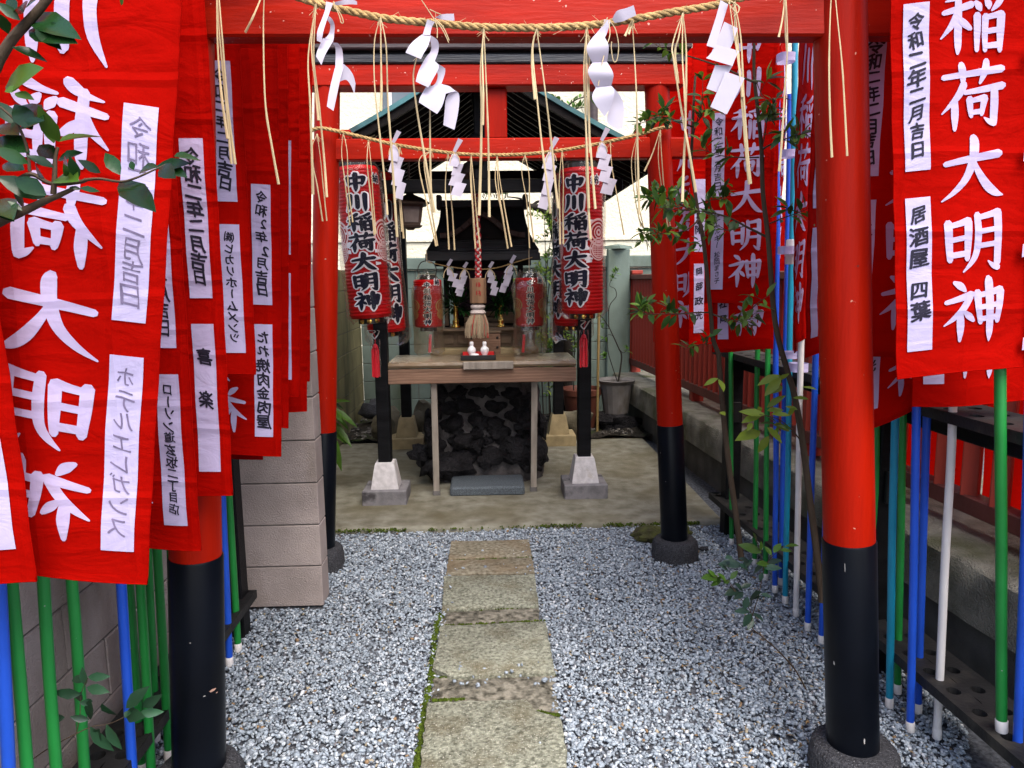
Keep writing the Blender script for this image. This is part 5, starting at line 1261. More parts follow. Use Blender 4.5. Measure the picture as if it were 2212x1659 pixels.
TN = [
 ('straw tassel nearest the wall-side banners, hanging from beyond the frame in three straws', [[(468, -66), (473, 60), (488, 220), (500, 354)], [(468, -66), (480, 80), (492, 230), (508, 355)], [(468, -66), (470, 90), (478, 200), (492, 300)]]),
 ('straw tassel of one long bent straw before the near gate beam', [[(572, -32), (569, 60), (573, 220), (588, 320), (602, 398)], [(572, -32), (562, 0), (545, 40), (530, 70)]]),
 ('straw tassel with the broadest straw, before the left pillar of the far gate', [[(683, 8), (666, 120), (670, 225), (674, 340), (676, 420)], [(683, 8), (678, 120), (689, 225), (700, 340), (706, 426)], [(683, 8), (673, 95), (681, 180), (688, 260)]]),
 ('straw tassel hanging in front of the nearest left lantern', [[(822, 37), (809, 90), (809, 180), (818, 270), (830, 380), (837, 464)], [(822, 37), (834, 100), (838, 220), (846, 330), (858, 512)], [(822, 37), (823, 120), (824, 200), (822, 240)]]),
 ('straw tassel beside the second streamer with two straws crossing the far gate', [[(905, 110), (893, 160), (899, 225), (915, 325), (928, 400), (938, 459)], [(930, 150), (929, 200), (929, 300), (931, 430)]]),
 ('straw tassel of two straight straws at the middle of the near rope', [[(1045, 60), (1038, 150), (1040, 225), (1039, 330), (1035, 465)], [(1045, 60), (1049, 150), (1054, 275), (1056, 370), (1057, 469)], [(1045, 60), (1042, 120), (1044, 200), (1043, 270)]]),
 ('straw tassel with spreading straws just past the middle of the near rope', [[(1159, 62), (1151, 112), (1160, 212), (1172, 325), (1182, 400), (1189, 461)], [(1159, 62), (1166, 110), (1179, 207), (1190, 300), (1200, 400), (1206, 450)], [(1159, 62), (1150, 100), (1150, 150), (1156, 215)]]),
 ('straw tassel hanging before the right lantern in a dense bunch', [[(1267, 60), (1261, 150), (1264, 230), (1268, 330), (1272, 450)], [(1267, 60), (1268, 150), (1271, 260), (1278, 350), (1286, 451)], [(1267, 60), (1265, 160), (1266, 280), (1268, 400), (1276, 517)], [(1267, 60), (1273, 100), (1272, 200), (1274, 330)]]),
 ('single long straw with short cut ends near the third streamer', [[(1365, 43), (1370, 112), (1375, 212), (1377, 312), (1381, 463)], [(1365, 43), (1358, 60), (1350, 78)], [(1365, 43), (1363, 58), (1358, 74)]]),
 ('straw tassel with a stout bent straw near the thin-leaved tree', [[(1475, 28), (1453, 95), (1456, 135), (1472, 238), (1488, 325), (1503, 415)], [(1475, 28), (1474, 120), (1478, 192), (1481, 260), (1477, 350), (1474, 436)], [(1475, 28), (1466, 80), (1458, 115), (1465, 180)], [(1475, 28), (1482, 100), (1482, 190), (1480, 240)]]),
 ('straw tassel knotted together with the fourth streamer', [[(1586, 4), (1594, 90), (1600, 180), (1609, 300), (1618, 398)], [(1586, 4), (1600, 80), (1606, 200), (1614, 320), (1621, 397)], [(1586, 4), (1588, 60), (1596, 140), (1604, 210)]]),
 ('straw tassel before the right end of the near gate beam', [[(1697, -22), (1701, 94), (1695, 200), (1689, 300), (1683, 370)], [(1697, -22), (1690, 40), (1682, 80)], [(1697, -22), (1696, 50), (1700, 110)]]),
 ('straw tassel of two straws in front of the near right pillar', [[(1800, -52), (1794, 20), (1791, 140), (1793, 250), (1797, 340)], [(1800, -52), (1809, 40), (1819, 140), (1825, 240), (1830, 337)]]),
]
for i, (lab, s) in enumerate(TN): tassel(lab, s, YN, .0012, .0035, 'straw tassels of the near rope', i)
T2 = [
 ('straw tassel tied over the left pillar of the far gate', [[(685, 290), (672, 330), (685, 400), (697, 478)], [(685, 290), (692, 340), (698, 400), (706, 477)]]),
 ('straw tassel just past the left pillar of the far gate', [[(742, 288), (738, 330), (746, 400), (756, 487)], [(742, 288), (750, 330), (752, 400), (762, 480)]]),
 ('straw tassel over the characters of the nearest left lantern', [[(796, 302), (793, 350), (800, 420), (809, 508)], [(796, 302), (802, 360), (806, 430), (812, 505)]]),
 ('straw tassel between the left lanterns and the hanging bronze lantern', [[(864, 318), (860, 380), (866, 440), (872, 515)], [(864, 318), (858, 350), (862, 420), (868, 500)]]),
 ('straw tassel hanging past the hanging bronze lantern', [[(932, 326), (905, 350), (922, 440), (942, 532)], [(932, 326), (916, 350), (930, 440), (945, 531)]]),
 ('straw tassel behind the second streamer of the far rope', [[(968, 330), (962, 400), (966, 470), (970, 539)], [(985, 333), (974, 400), (978, 470), (982, 540)]]),
 ('straw tassel hanging along the bell rope', [[(1018, 335), (1019, 400), (1023, 470), (1027, 537)], [(1018, 335), (1024, 400), (1030, 470), (1037, 537)], [(1018, 335), (1016, 380), (1021, 450), (1025, 520)]]),
 ('straw tassel with crossed straws just past the bell rope', [[(1074, 337), (1070, 390), (1084, 460), (1097, 537)], [(1074, 337), (1080, 390), (1092, 460), (1105, 533)], [(1074, 337), (1075, 380), (1080, 430), (1088, 480)]]),
 ('straw tassel between the bell rope and the third streamer', [[(1134, 334), (1127, 370), (1138, 440), (1144, 536)], [(1134, 334), (1143, 380), (1144, 440), (1153, 523)]]),
 ('straw tassel hanging at the left edge of the right lantern', [[(1214, 326), (1208, 390), (1209, 460), (1210, 528)], [(1214, 326), (1217, 390), (1216, 460), (1217, 528)]]),
 ('single bent straw hanging past the right lantern', [[(1318, 307), (1322, 360), (1334, 430), (1348, 508)]]),
 ('straw tassel in the gap beside the right pillar of the far gate', [[(1377, 292), (1364, 350), (1372, 430), (1385, 490)], [(1377, 292), (1372, 350), (1378, 430), (1390, 492)]]),
 ('straw tassel tied over the right pillar of the far gate', [[(1426, 280), (1422, 340), (1430, 410), (1443, 492)], [(1426, 280), (1410, 330), (1392, 370)], [(1426, 280), (1430, 350), (1436, 420), (1448, 490)]]),
]
for i, (lab, s) in enumerate(T2): tassel(lab, s, Y2, .0014, .0040, 'straw tassels of the far rope', 50+i)

def ribbon(b, rows, Y, ox, oy, s, th=.0006):
    """paper: cross-sections (x1, y1, x2, y2, depth) of a streamer panel"""
    L = [(at(ox+r[0]*s, oy+r[1]*s, Y=Y+r[4]), at(ox+r[2]*s, oy+r[3]*s, Y=Y+r[4]+(r[5] if len(r) > 5 else 0))) for r in rows]
    A = catmull([p for p, q in L], 5); B = catmull([q for p, q in L], 5)
    b.strip([[a.lerp(c, k/3) for k in range(4)] for a, c in zip(A, B)])
def streamer(label, panels, Y, ox, oy, s, group, straws=()):
    b = MB()
    for p in panels: ribbon(b, p, Y, ox, oy, s)
    c = at(ox+panels[0][0][0]*s, oy+panels[0][0][1]*s, Y=Y)
    t = tag(obj('paper_streamer', b, M['paper'], smooth=40, origin=c), label, 'paper streamer', group)
    if straws:
        b = MB()
        for st in straws: b.tube(catmull([at(ox+x*s, oy+y*s, Y=Y-.012) for x, y in st], 6), .0014*Y/1.87*.9, 5)
        obj('tying_straw', b, M['straw'], t, smooth=60)
    return t
GS = 'white paper streamers on the near rope'
YS = YN-.02
streamer('white paper streamer curling in three loops at the wall-side end of the near rope', [
 [(290,20,310,45,0),(350,5,370,42,-.01),(430,-10,440,38,-.015),(490,10,495,40,-.02)],
 [(225,12,285,28,0),(215,90,250,125,-.005),(190,160,235,165,-.015),(150,270,200,280,-.03),(145,350,190,372,-.03)],
 [(205,150,240,135,-.004),(245,185,275,160,0),(262,225,300,220,.01),(250,290,295,300,.012),(212,335,290,345,0)],
 [(200,330,292,345,.002),(165,400,260,400,-.015),(145,455,220,470,-.03),(140,490,185,562,-.035)],
 [(260,365,325,370,0),(302,400,362,420,.008),(308,480,373,500,.012),(303,590,372,560,.006)],
 [(300,590,385,555,.004),(275,690,350,680,-.012),(250,800,320,820,-.022),(232,920,290,958,-.03)],
 [(345,705,372,550,0),(400,690,420,590,.01),(440,740,460,650,.015),(470,818,480,720,.02)]], YS, 648, 0, .25, GS, [[(290,10),(310,60),(350,120),(375,190),(355,195),(340,140),(300,40)], [(285,20),(300,60),(305,80)]])
streamer('white paper streamer with the broadest curled folds on the near rope', [
 [(1150,165,1175,150,0),(1220,125,1230,170,-.01),(1330,118,1335,180,-.018)],
 [(1100,165,1165,190,0),(1082,230,1140,235,0),(1060,300,1125,305,-.005)],
 [(1055,298,1130,308,-.002),(985,350,1110,390,-.02),(940,400,1070,460,-.032),(912,455,1045,510,-.036)],
 [(1110,320,1130,305,0),(1135,390,1190,350,.008),(1125,450,1198,430,.014),(1100,480,1165,528,.006),(1060,540,1160,530,-.002)],
 [(1065,535,1165,528,-.002),(1030,600,1200,580,-.018),(1010,660,1140,700,-.028),(1000,705,1110,757,-.03)],
 [(1150,560,1200,555,0),(1190,640,1255,600,.01),(1170,720,1235,690,.01),(1120,750,1220,722,0)],
 [(1085,755,1220,722,-.002),(1060,800,1265,760,-.015),(1035,850,1235,900,-.026),(1028,885,1185,985,-.03)],
 [(1215,725,1260,810,0),(1310,760,1350,790,.012),(1262,850,1378,840,.016),(1250,960,1365,980,.012),(1238,1080,1335,1122,.008)]], YS, 648, 0, .25, GS, [[(1050,0),(1110,90),(1160,165),(1200,210),(1250,290),(1285,370)], [(1160,165),(1185,240),(1185,330)], [(1120,80),(1170,105),(1220,125)], [(1165,160),(1240,240),(1290,350)]])
streamer('white paper streamer hanging twisted in a long zigzag, third on the near rope', [
 [(970,165,990,198,0),(1010,95,1060,185,-.01),(1090,70,1115,160,-.015),(1155,45,1178,132,-.02)],
 [(905,165,960,180,0),(880,230,930,270,-.002),(790,335,905,330,-.01)],
 [(790,335,908,328,-.01),(748,425,940,405,-.02),(800,545,925,540,-.004)],
 [(800,540,925,535,-.006),(760,625,980,640,-.02),(830,765,960,745,-.002)],
 [(830,755,962,742,-.006),(798,855,990,800,-.02),(905,1010,955,930,-.012)],
 [(950,760,965,742,0),(960,850,1040,830,.01),(945,930,1072,920,.014),(928,1055,1068,1040,.012),(1015,1120,1060,1105,.01)]], YS, 1080, 0, .25, GS, [[(930,150),(890,220),(870,230)], [(950,180),(1000,260),(1025,400),(1010,520),(980,525),(962,420),(965,360)], [(940,180),(950,300),(920,400),(880,560),(850,740)]])
streamer('white paper streamer of flat square folds on the near rope above the tree', [
 [(445,0,480,20,0),(420,90,450,120,-.004),(380,210,420,222,-.01)],
 [(462,100,524,130,-.006),(430,180,500,200,-.008),(405,235,475,250,-.008)],
 [(425,205,532,235,-.012),(400,245,515,265,-.014),(378,268,500,304,-.016)],
 [(420,300,500,302,-.006),(400,355,465,370,-.006),(380,408,440,430,-.006)],
 [(468,330,556,360,-.012),(430,420,515,445,-.014),(398,492,474,527,-.016)]], YS, 1348, 0, .4688, GS, [[(480,10),(500,40),(520,20),(528,50),(505,75)], [(485,0),(492,60),(505,150),(520,250),(535,380)], [(490,5),(530,30),(522,60),(500,40)]])
# four on the far rope, built in their own place from a zigzag of panels
def zig(label, x, y, hgt, wd, Y, seed, group, lean=0., tail=1):
    rg = random.Random(seed); P = []; cx = x; n = 4; ph = hgt/(n*.86)
    P.append([(x+2, y-2, x-4, y-6, 0), (x+wd*.7, y-wd*1.1, x+wd*.3, y-wd*1.3, -.01)])
    P.append([(x-wd*.18, y, x+wd*.18, y, 0), (x-wd*.45+lean*8, y+ph*.45, x+wd*.4+lean*8, y+ph*.5, -.01), (x-wd*.6+lean*14, y+ph*.95, x+wd*.2+lean*14, y+ph*1.05, -.015)])
    for k in range(1, n):
        s = 1 if k % 2 else -.25; yy = y+ph*.78*k; c = x+lean*16*k+rg.uniform(-2, 2)
        tw = rg.uniform(.1, .8); wd2 = wd*rg.uniform(.75, 1.15)
        P.append([(c-wd2*.12, yy-ph*.16, c+wd2*.80, yy+ph*.08*tw, -.004*k), (c-wd2*.34, yy+ph*.36, c+wd2*.56, yy+ph*.52, -.010-.004*k, .02*tw), (c-wd2*.55, yy+ph*.88, c+wd2*.36, yy+ph*1.04, -.018-.004*k, .03*tw)])
    return streamer(label, P, Y, 0, 0, 1, group, [[(x, y-2), (x-8, y+10), (x-10, y+22)], [(x+2, y), (x+9, y+8), (x+12, y+20)]])
G4 = 'white paper streamers on the far rope'
zig('white paper streamer in front of the nearest left lantern, on the far rope', 850, 312, 122, 24, Y2-.03, 1, G4, .25)
zig('white paper streamer on the far rope nearest the bell rope top', 982, 332, 95, 26, Y2-.03, 2, G4, .1)
zig('white paper streamer on the far rope against the right lantern inner edge', 1190, 328, 128, 26, Y2-.03, 3, G4, -.3)
zig('white paper streamer curling over the edge of the right lantern, on the far rope', 1300, 308, 116, 26, Y2-.03, 4, G4, .2)
# a thin cord with small streamers before the little shrine
straw_rope('thin hemp cord with paper streamers tied under the eave of the small shrine', [(925, 566, 0), (960, 574, 0), (1000, 580, 0), (1035, 582, 0), (1075, 578, 0), (1115, 566, 0), (1150, 556, 0)], 5.20, .0035, 'straw ropes of the gates')
G5 = 'small paper streamers before the little shrine'
zig('small paper streamer next to the small lantern with a handle', 968, 578, 58, 15, 5.17, 11, G5, .5)
zig('small paper streamer between the handled lantern and the bell rope', 1003, 582, 60, 13, 5.17, 12, G5, -.2)
zig('small paper streamer half behind the wooden tag of the bell rope', 1058, 582, 58, 14, 5.17, 13, G5, .2)
zig('small paper streamer of square folds beside the yellowed-bag lantern', 1104, 572, 62, 17, 5.17, 14, G5, -.4)

# ------------------------------------------------------------------ plants
def branch(b, pts, r0, r1, n=6, seg=6):
    P = catmull(pts, seg); m = len(P); b.tube(P, [r0+(r1-r0)*i/(m-1) for i in range(m)], n)
    return P
def leaves_along(b, P, rg, n, L, W, spread=.03, t0=.15, droop=0., curl=.25, out=.7):
    for k in range(n):
        u = t0+(1-t0)*rg.random(); i = min(len(P)-2, int(u*(len(P)-1))); d = (P[i+1]-P[i]).normalized()
        side = rdir(rg, .15); side = (side-d*side.dot(d)).normalized()
        dr = (d*(1-out)+side*out+Vector((0, 0, -droop))).normalized(); l = L*rg.uniform(.65, 1.2)
        q = P[i]+side*.004
        leaf_into(b, q, dr, Vector((rg.uniform(-.6, .6), rg.uniform(-.9, .2), 1)).normalized(), l, W*rg.uniform(.8, 1.15)*l/L, curl*rg.uniform(.2, 1.3), rg.uniform(.1, .4))

# glossy shrub reaching in at the upper left corner
rg = random.Random(31); Yc = 1.12
t = thing('camellia_shrub', 'glossy dark-leaved branches reaching in front of the largest banner by the block wall', 'shrub', at(-40, 520, Y=Yc))
def z0(x, y, Y=Yc): return at(x*.2917, y*.2917, Y=Y)
b, lf, lm = MB(), MB(), MB()
A = branch(b, [z0(-330, 700), z0(-80, 560), z0(0, 430), z0(90, 290), z0(200, 170), z0(290, 70), z0(370, -30)], .0085, .0055)
B = branch(b, [z0(-120, 1700), z0(0, 1640), z0(160, 1570), z0(330, 1490), z0(430, 1450), z0(560, 1390)], .0085, .0028)
Cb = branch(b, [z0(-60, 1300), z0(80, 1350), z0(230, 1290), z0(380, 1360), z0(580, 1350), z0(640, 1330)], .004, .0028)
D = branch(b, [z0(630, 1332), z0(740, 1325), z0(890, 1345), z0(1000, 1320), z0(1160, 1250), z0(1230, 1215)], .0026, .0010)
E_ = branch(b, [z0(395, 1440), z0(405, 1300), z0(410, 1170), z0(430, 1090)], .0042, .002)
F_ = branch(b, [z0(220, 1270), z0(200, 1100), z0(150, 960), z0(100, 880), z0(0, 790)], .0024, .0015)
obj('stem', b, M['bark'], t, smooth=60)
# each leaf that can be told apart, from its stalk to its tip
LV = [(830,-30,0,-40),]
LD = [(190,60,270,-40),(150,150,-20,20),(215,225,490,260),(210,120,500,200),(260,215,430,335),(90,350,330,430),(60,250,-10,90),(120,95,60,-30),(170,100,120,10),
      (150,950,290,880),(120,930,-30,740),(240,960,100,760),(320,900,110,750),(140,1000,-40,900),(220,1130,-40,1000),(210,1210,-30,1100),(180,1260,10,1200),(410,1180,280,1060),(400,1240,215,1150),(430,1190,580,1120),
      (520,1290,440,1170),(580,1320,520,1180),(745,1280,600,1190),(890,1295,780,1130),(990,1260,965,1190),(1030,1285,1140,1220),(1150,1240,1370,1190),(1190,1240,1265,1290),(1220,1225,1360,1290),(890,1345,1095,1490),(1290,1160,1480,1165),
      (330,1320,240,1210),(430,1350,520,1290),(600,1400,520,1385),(590,1395,730,1405),(345,1450,110,1310),(340,1470,0,1310),(170,1540,120,1390),(165,1560,65,1490),(170,1550,250,1510),(10,1500,70,1600),(-20,1480,60,1560),(590,1360,520,1290)]
LM = [(40,650,215,480),(35,680,130,640),(440,1050,290,820),(400,1060,330,840),(440,1050,720,980),(110,690,230,720),(440,1310,520,1290),(900,40,905,-20)]
for lst, bb, kk in ((LD, lf, 1.0), (LM, lm, 1.0)):
    for (x0, y0, x1, y1) in lst:
        p = z0(x0, y0, Yc+rg.uniform(-.03, .03)); q = z0(x1, y1, Yc+rg.uniform(-.06, .04)); d = q-p
        L = d.length; leaf_into(bb, p, d, Vector((rg.uniform(-.4, .4), -1.0, rg.uniform(.1, .9))), L*1.10, min(.040, L*.50), .12, rg.uniform(.1, .35))
        st = MB()
obj('dark_foliage', lf, M['leaf'], t, smooth=180); obj('young_foliage', lm, M['leaf_mid'], t, smooth=180)

# sprig low by the wall-side rack
rg = random.Random(33); Yc2 = 1.66
t = thing('glossy_sprig', 'small glossy-leaved sprig growing among the green poles by the block wall', 'plant', at(60, 1700, Y=Yc2))
b, lf = MB(), MB()
def zs(x, y, Y=Yc2): return at(x*.5001, 829.5+y*.5001, Y=Y)
branch(b, [zs(90, 1659), zs(200, 1580), zs(330, 1510), zs(400, 1480), zs(480, 1465), zs(570, 1420)], .0016, .0008)
branch(b, [zs(330, 1510), zs(345, 1430), zs(350, 1340), zs(380, 1270)], .0012, .0008)
for (x0, y0, x1, y1) in [(380,1265,470,1265),(375,1260,300,1290),(370,1300,350,1230),(375,1310,465,1330),(350,1340,225,1335),(390,1360,380,1460),(400,1370,345,1380),(440,1380,500,1450),(280,1440,222,1450),(385,1450,300,1440),(390,1480,480,1600),(430,1490,395,1560),(460,1470,515,1590),(545,1400,630,1310),(560,1410,540,1440),(600,1420,705,1420),(615,1395,690,1350),(545,1420,605,1440),(350,1330,330,1380)]:
    p = zs(x0, y0, Yc2+rg.uniform(-.02, .02)); q = zs(x1, y1, Yc2+rg.uniform(-.04, .02)); L = (q-p).length
    leaf_into(lf, p, q-p, Vector((rg.uniform(-.5, .5), -1, rg.uniform(.2, .9))), L, max(.018, L*.42), .15, .25)
obj('stem', b, M['bark'], t, smooth=60); obj('foliage', lf, mat('deep_green_leaf', (.025, .075, .035), .3, .3, 9, bump=.1, spec=.5, island=.5, transl=.15), t, smooth=180)

# two slim evergreen trees along the kerb rack
def tree(label, trunk, Y, r0, r1, limbs, seed, L=.062, W=.025):
    rg = random.Random(seed); base = at(*trunk[0], Y=Y[0])
    t = thing('slim_tree', label, 'tree', base, 'slim evergreen trees by the kerb')
    b, lf, lm = MB(), MB(), MB()
    n = len(trunk); P = [at(x, y, Y=Y[0]+(Y[1]-Y[0])*i/(n-1)) for i, (x, y) in enumerate(trunk)]
    branch(b, P, r0, r1, 9, 8); obj('trunk', b, M['bark'], t, smooth=60)
    b = MB()
    for (pts, y0, y1, nl, rr) in limbs:
        m = len(pts); Q = [at(x, y, Y=y0+(y1-y0)*i/(m-1)) for i, (x, y) in enumerate(pts)]
        Pb = branch(b, Q, rr, .0009, 5, 6)
        leaves_along(lf, Pb, rg, int(nl*.5), L, W, t0=.25); leaves_along(lm, Pb, rg, int(nl*.55), L*.95, W*.95, t0=.5)
        # short side twigs carry the leaf tufts
        for k in range(max(1, nl//9)):
            u = rg.uniform(.35, 1); i = min(len(Pb)-2, int(u*(len(Pb)-1))); d = (rdir(rg, .25)+(Pb[i+1]-Pb[i]).normalized()*.7).normalized()
            l = rg.uniform(.04, .10); T = branch(b, [Pb[i], Pb[i]+d*l*.5+Vector((0, 0, .006)), Pb[i]+d*l], .0014, .0006, 4, 3)
            leaves_along(lf, T, rg, 4, L*.9, W*.9, t0=.3); leaves_along(lm, T, rg, 2, L*.85, W*.85, t0=.6)
    obj('limb', b, M['bark'], t, smooth=60); obj('dark_foliage', lf, M['leaf_tree'], t, smooth=180); obj('light_foliage', lm, M['leaf_fresh'], t, smooth=180)
    return t
def z8(x, y): return (1580+.33756*x)/1.15732, (.33756*y)/1.15732
def z9(x, y): return (1580+.33756*x)/1.15732, (400+.33756*y)/1.15732
tr = tree('slim evergreen tree leaning before the thin-script banner, its trunk nearest the near gate pillar',
     [(1776, 1300), (1769, 1230), (1752, 1100), (1733, 950), (1715, 850), z9(1150, 1560), z9(1060, 1200), z9(1010, 600), z9(970, 250), z8(960, 1120), z8(930, 800), z8(905, 560), z8(905, 280)], (2.52, 2.62), .0140, .005, [
     ([z8(960, 1110), z8(1050, 1060), z8(1200, 1010), z8(1330, 975)], 2.6, 2.45, 15, .004),
     ([z8(955, 1120), z8(980, 1020), z8(1000, 900), z8(1010, 860)], 2.6, 2.55, 12, .003),
     ([z8(940, 1165), z8(800, 1165), z8(650, 1150), z8(500, 1100)], 2.6, 2.5, 15, .003),
     ([z8(930, 610), z8(860, 590), z8(700, 510), z8(500, 440), z8(330, 390), z8(230, 360), z8(130, 300)], 2.6, 2.7, 12, .005),
     ([z8(905, 560), z8(960, 700), z8(1000, 740)], 2.6, 2.5, 4, .002),
     ([z9(1000, 570), z9(860, 500), z9(700, 420), z9(520, 380), z9(350, 370), z9(180, 350)], 2.6, 2.5, 30, .005),
     ([z9(830, 490), z9(700, 520), z9(560, 470)], 2.55, 2.5, 8, .002),
     ([z9(1020, 470), z9(1120, 430), z9(1230, 390), z9(1330, 350)], 2.6, 2.5, 12, .003),
     ([z9(850, 1140), z9(930, 1060), z9(1020, 1000)], 2.6, 2.5, 6, .002),
     ([(1735, 960), (1712, 930), (1680, 905), (1640, 895)], 2.58, 2.45, 0, .003),
     ([z8(930, 760), z8(1010, 740), z8(1100, 715)], 2.6, 2.5, 3, .002)], 41)
# bright young leaves low on its trunk
rg = random.Random(43); lf = MB()
def z3b(x, y): return (1500+.5425*x)/1.15732, (840+.5425*y)/1.15732
for (x0, y0, x1, y1) in [(760,365,640,340),(755,355,650,395),(740,350,730,325),(790,360,880,360),(770,345,850,335),(800,410,885,430),(770,420,845,490),(780,460,725,540),(830,180,725,220),(835,190,760,275),(820,210,870,165),(840,230,790,260),(910,340,855,320),(900,330,860,370),(890,285,960,285),(930,235,1000,240),(740,440,630,470),(700,400,680,435),(770,330,850,270),(545,195,475,225),(548,200,575,250),(555,350,575,360)]:
    Yl = 2.5; p = at(*z3b(x0, y0), Y=Yl+rg.uniform(-.03, .03)); q = at(*z3b(x1, y1), Y=Yl+rg.uniform(-.05, .03)); L = (q-p).length
    leaf_into(lf, p, q-p, Vector((rg.uniform(-.5, .5), -.8, 1)), L, max(.02, L*.40), .12, .25)
obj('young_foliage', lf, M['leaf_lime'], tr, smooth=180)
tree('slim evergreen tree with a crooked trunk, its leaves over the far gate pillar',
     [(1602, 1210), (1592, 1130), (1578, 1030), (1566, 930), z9(650, 1560), z9(640, 1440), z9(600, 1320), z9(580, 1100), z9(535, 650), z9(500, 450), z9(470, 260), z8(440, 1230), z8(450, 950), z8(460, 700), z8(470, 560)], (2.95, 3.05), .0135, .0045, [
     ([z8(450, 940), z8(350, 900), z8(250, 870), z8(180, 870), z8(90, 905), z8(0, 920)], 3.0, 2.85, 34, .004),
     ([z8(460, 930), z8(520, 860), z8(590, 800)], 3.0, 2.9, 12, .003),
     ([z8(455, 1000), z8(480, 900), z8(520, 760), z8(520, 680)], 3.0, 2.95, 14, .003),
     ([z9(490, 380), z9(400, 350), z9(280, 290), z9(180, 280), z9(110, 290)], 3.0, 2.85, 38, .004),
     ([z9(500, 440), z9(400, 520), z9(280, 540), z9(150, 540), z9(30, 530)], 3.0, 2.85, 30, .004),
     ([z9(480, 330), z9(560, 300), z9(650, 290), z9(720, 280)], 3.0, 2.9, 16, .003),
     ([z9(520, 500), z9(540, 560), z9(520, 620), z9(490, 680)], 3.0, 2.9, 4, .002),
     ([z9(580, 1130), z9(480, 1130), z9(350, 1140), z9(230, 1140), z9(110, 1140), z9(40, 1110)], 3.0, 2.85, 34, .004),
     ([z9(590, 1140), z9(680, 1170), z9(780, 1190), z9(880, 1180)], 3.0, 2.85, 20, .004),
     ([z9(600, 1330), z9(540, 1360), z9(430, 1380), z9(400, 1400)], 3.0, 2.9, 8, .002)], 47)

# sapling on the gravel
rg = random.Random(51); b, lf, lm = MB(), MB(), MB()
t = thing('gravel_sapling', 'young sapling leaning up from the gravel with dark whorled leaves', 'plant', at(1742, 1492, Z=-.01))
def zg(x, y, k=0.): 
    B = at(*z3b(950, 1630), Z=-.01); u = (950-x)/500
    return at(*z3b(x, y), Y=B.y+.10*u+k)
branch(b, [zg(950, 1630), zg(900, 1540), zg(820, 1450), zg(740, 1380), zg(705, 1350), zg(700, 1310), zg(690, 1260), zg(640, 1200), zg(600, 1150)], .0035, .0013)
branch(b, [zg(700, 1290), zg(730, 1200), zg(755, 1080), zg(790, 1020), zg(850, 970)], .002, .0009)
branch(b, [zg(640, 1200), zg(590, 1130), zg(520, 1110)], .0016, .0008)
branch(b, [zg(755, 1080), zg(740, 1000), zg(715, 920)], .0014, .0008)
for (x0, y0, x1, y1, g) in [(700,1280,655,1340,0),(700,1290,685,1355,0),(705,1275,755,1310,0),(690,1270,620,1265,0),(690,1220,740,1195,0),(700,1210,690,1250,0),(680,1200,665,1265,0),(660,1180,620,1210,0),(650,1160,700,1140,0),(640,1170,575,1190,0),(620,1140,665,1175,0),(600,1150,600,1230,0),
    (740,1190,795,1200,0),(745,1180,680,1210,0),(755,1070,840,1065,0),(750,1060,700,1090,0),(770,1050,835,1030,0),(750,1090,735,1130,0),(690,1040,640,1020,0),(660,1060,545,1040,0),(650,1070,700,1030,0),(640,1050,690,1080,0),(600,1040,560,1060,0),(610,1020,580,1020,0),(590,1080,550,1050,0),
    (790,1010,760,965,1),(800,1000,835,950,1),(830,985,885,990,1),(850,970,915,960,1),(745,1000,640,955,1),(720,960,712,905,1),(740,990,745,945,1),(720,1050,790,1050,1),(560,1125,510,1150,1),(550,1115,470,1110,1),(530,1110,500,1075,1),(560,1110,530,1150,1),(600,1120,635,1080,1),(570,1140,600,1125,1),(580,1130,545,1090,1)]:
    p, q = zg(x0, y0, rg.uniform(-.02, .02)), zg(x1, y1, rg.uniform(-.04, .02)); L = (q-p).length
    leaf_into(lm if g else lf, p, q-p, Vector((rg.uniform(-.4, .4), -.6, 1)), L, max(.019, L*.50), .12, .25)
obj('stem', b, M['bark'], t, smooth=60); obj('dark_foliage', lf, mat('blue_green_leaf', (.026, .065, .04), .35, .3, 9, bump=.1, spec=.5, island=.5, transl=.12), t, smooth=180); obj('young_foliage', lm, M['leaf_mid'], t, smooth=180)

# broad-leaved plant at the foot of the far gate's left pillar
rg = random.Random(57); lf = MB(); base = at(742, 985, Y=5.4); base.z = .0
t = thing('broadleaf_plant', 'low broad-leaved plant behind the left pillar of the far gate', 'plant', base)
def z7(x, y): return (780+.4069*x)/1.15732, (840+.4069*y)/1.15732
for (x0, y0, x1, y1) in [(110,430,285,545),(100,440,240,570),(100,500,250,660),(100,560,190,840),(90,420,215,370),(95,400,190,430),(90,560,215,650),(100,450,180,500),(110,600,160,760)]:
    p = at(*z7(x0, y0), Y=5.05+rg.uniform(-.05, .05)); q = at(*z7(x1, y1), Y=4.95+rg.uniform(-.12, .1)); L = (q-p).length
    leaf_into(lf, p, q-p, Vector((rg.uniform(-.2, .2), -.7, 1)), L, L*.20, .2, .3)
obj('foliage', lf, M['leaf_mid'], t, smooth=180)
b = MB(); 
for k in range(5): b.tube(catmull([(base.x-.05+.01*k, 5.1, 0), (base.x-.09+.012*k, 5.08, .2), at(*z7(100, 430+35*k), Y=5.05)]), .004, 6)
obj('stem', b, M['leaf'], t)

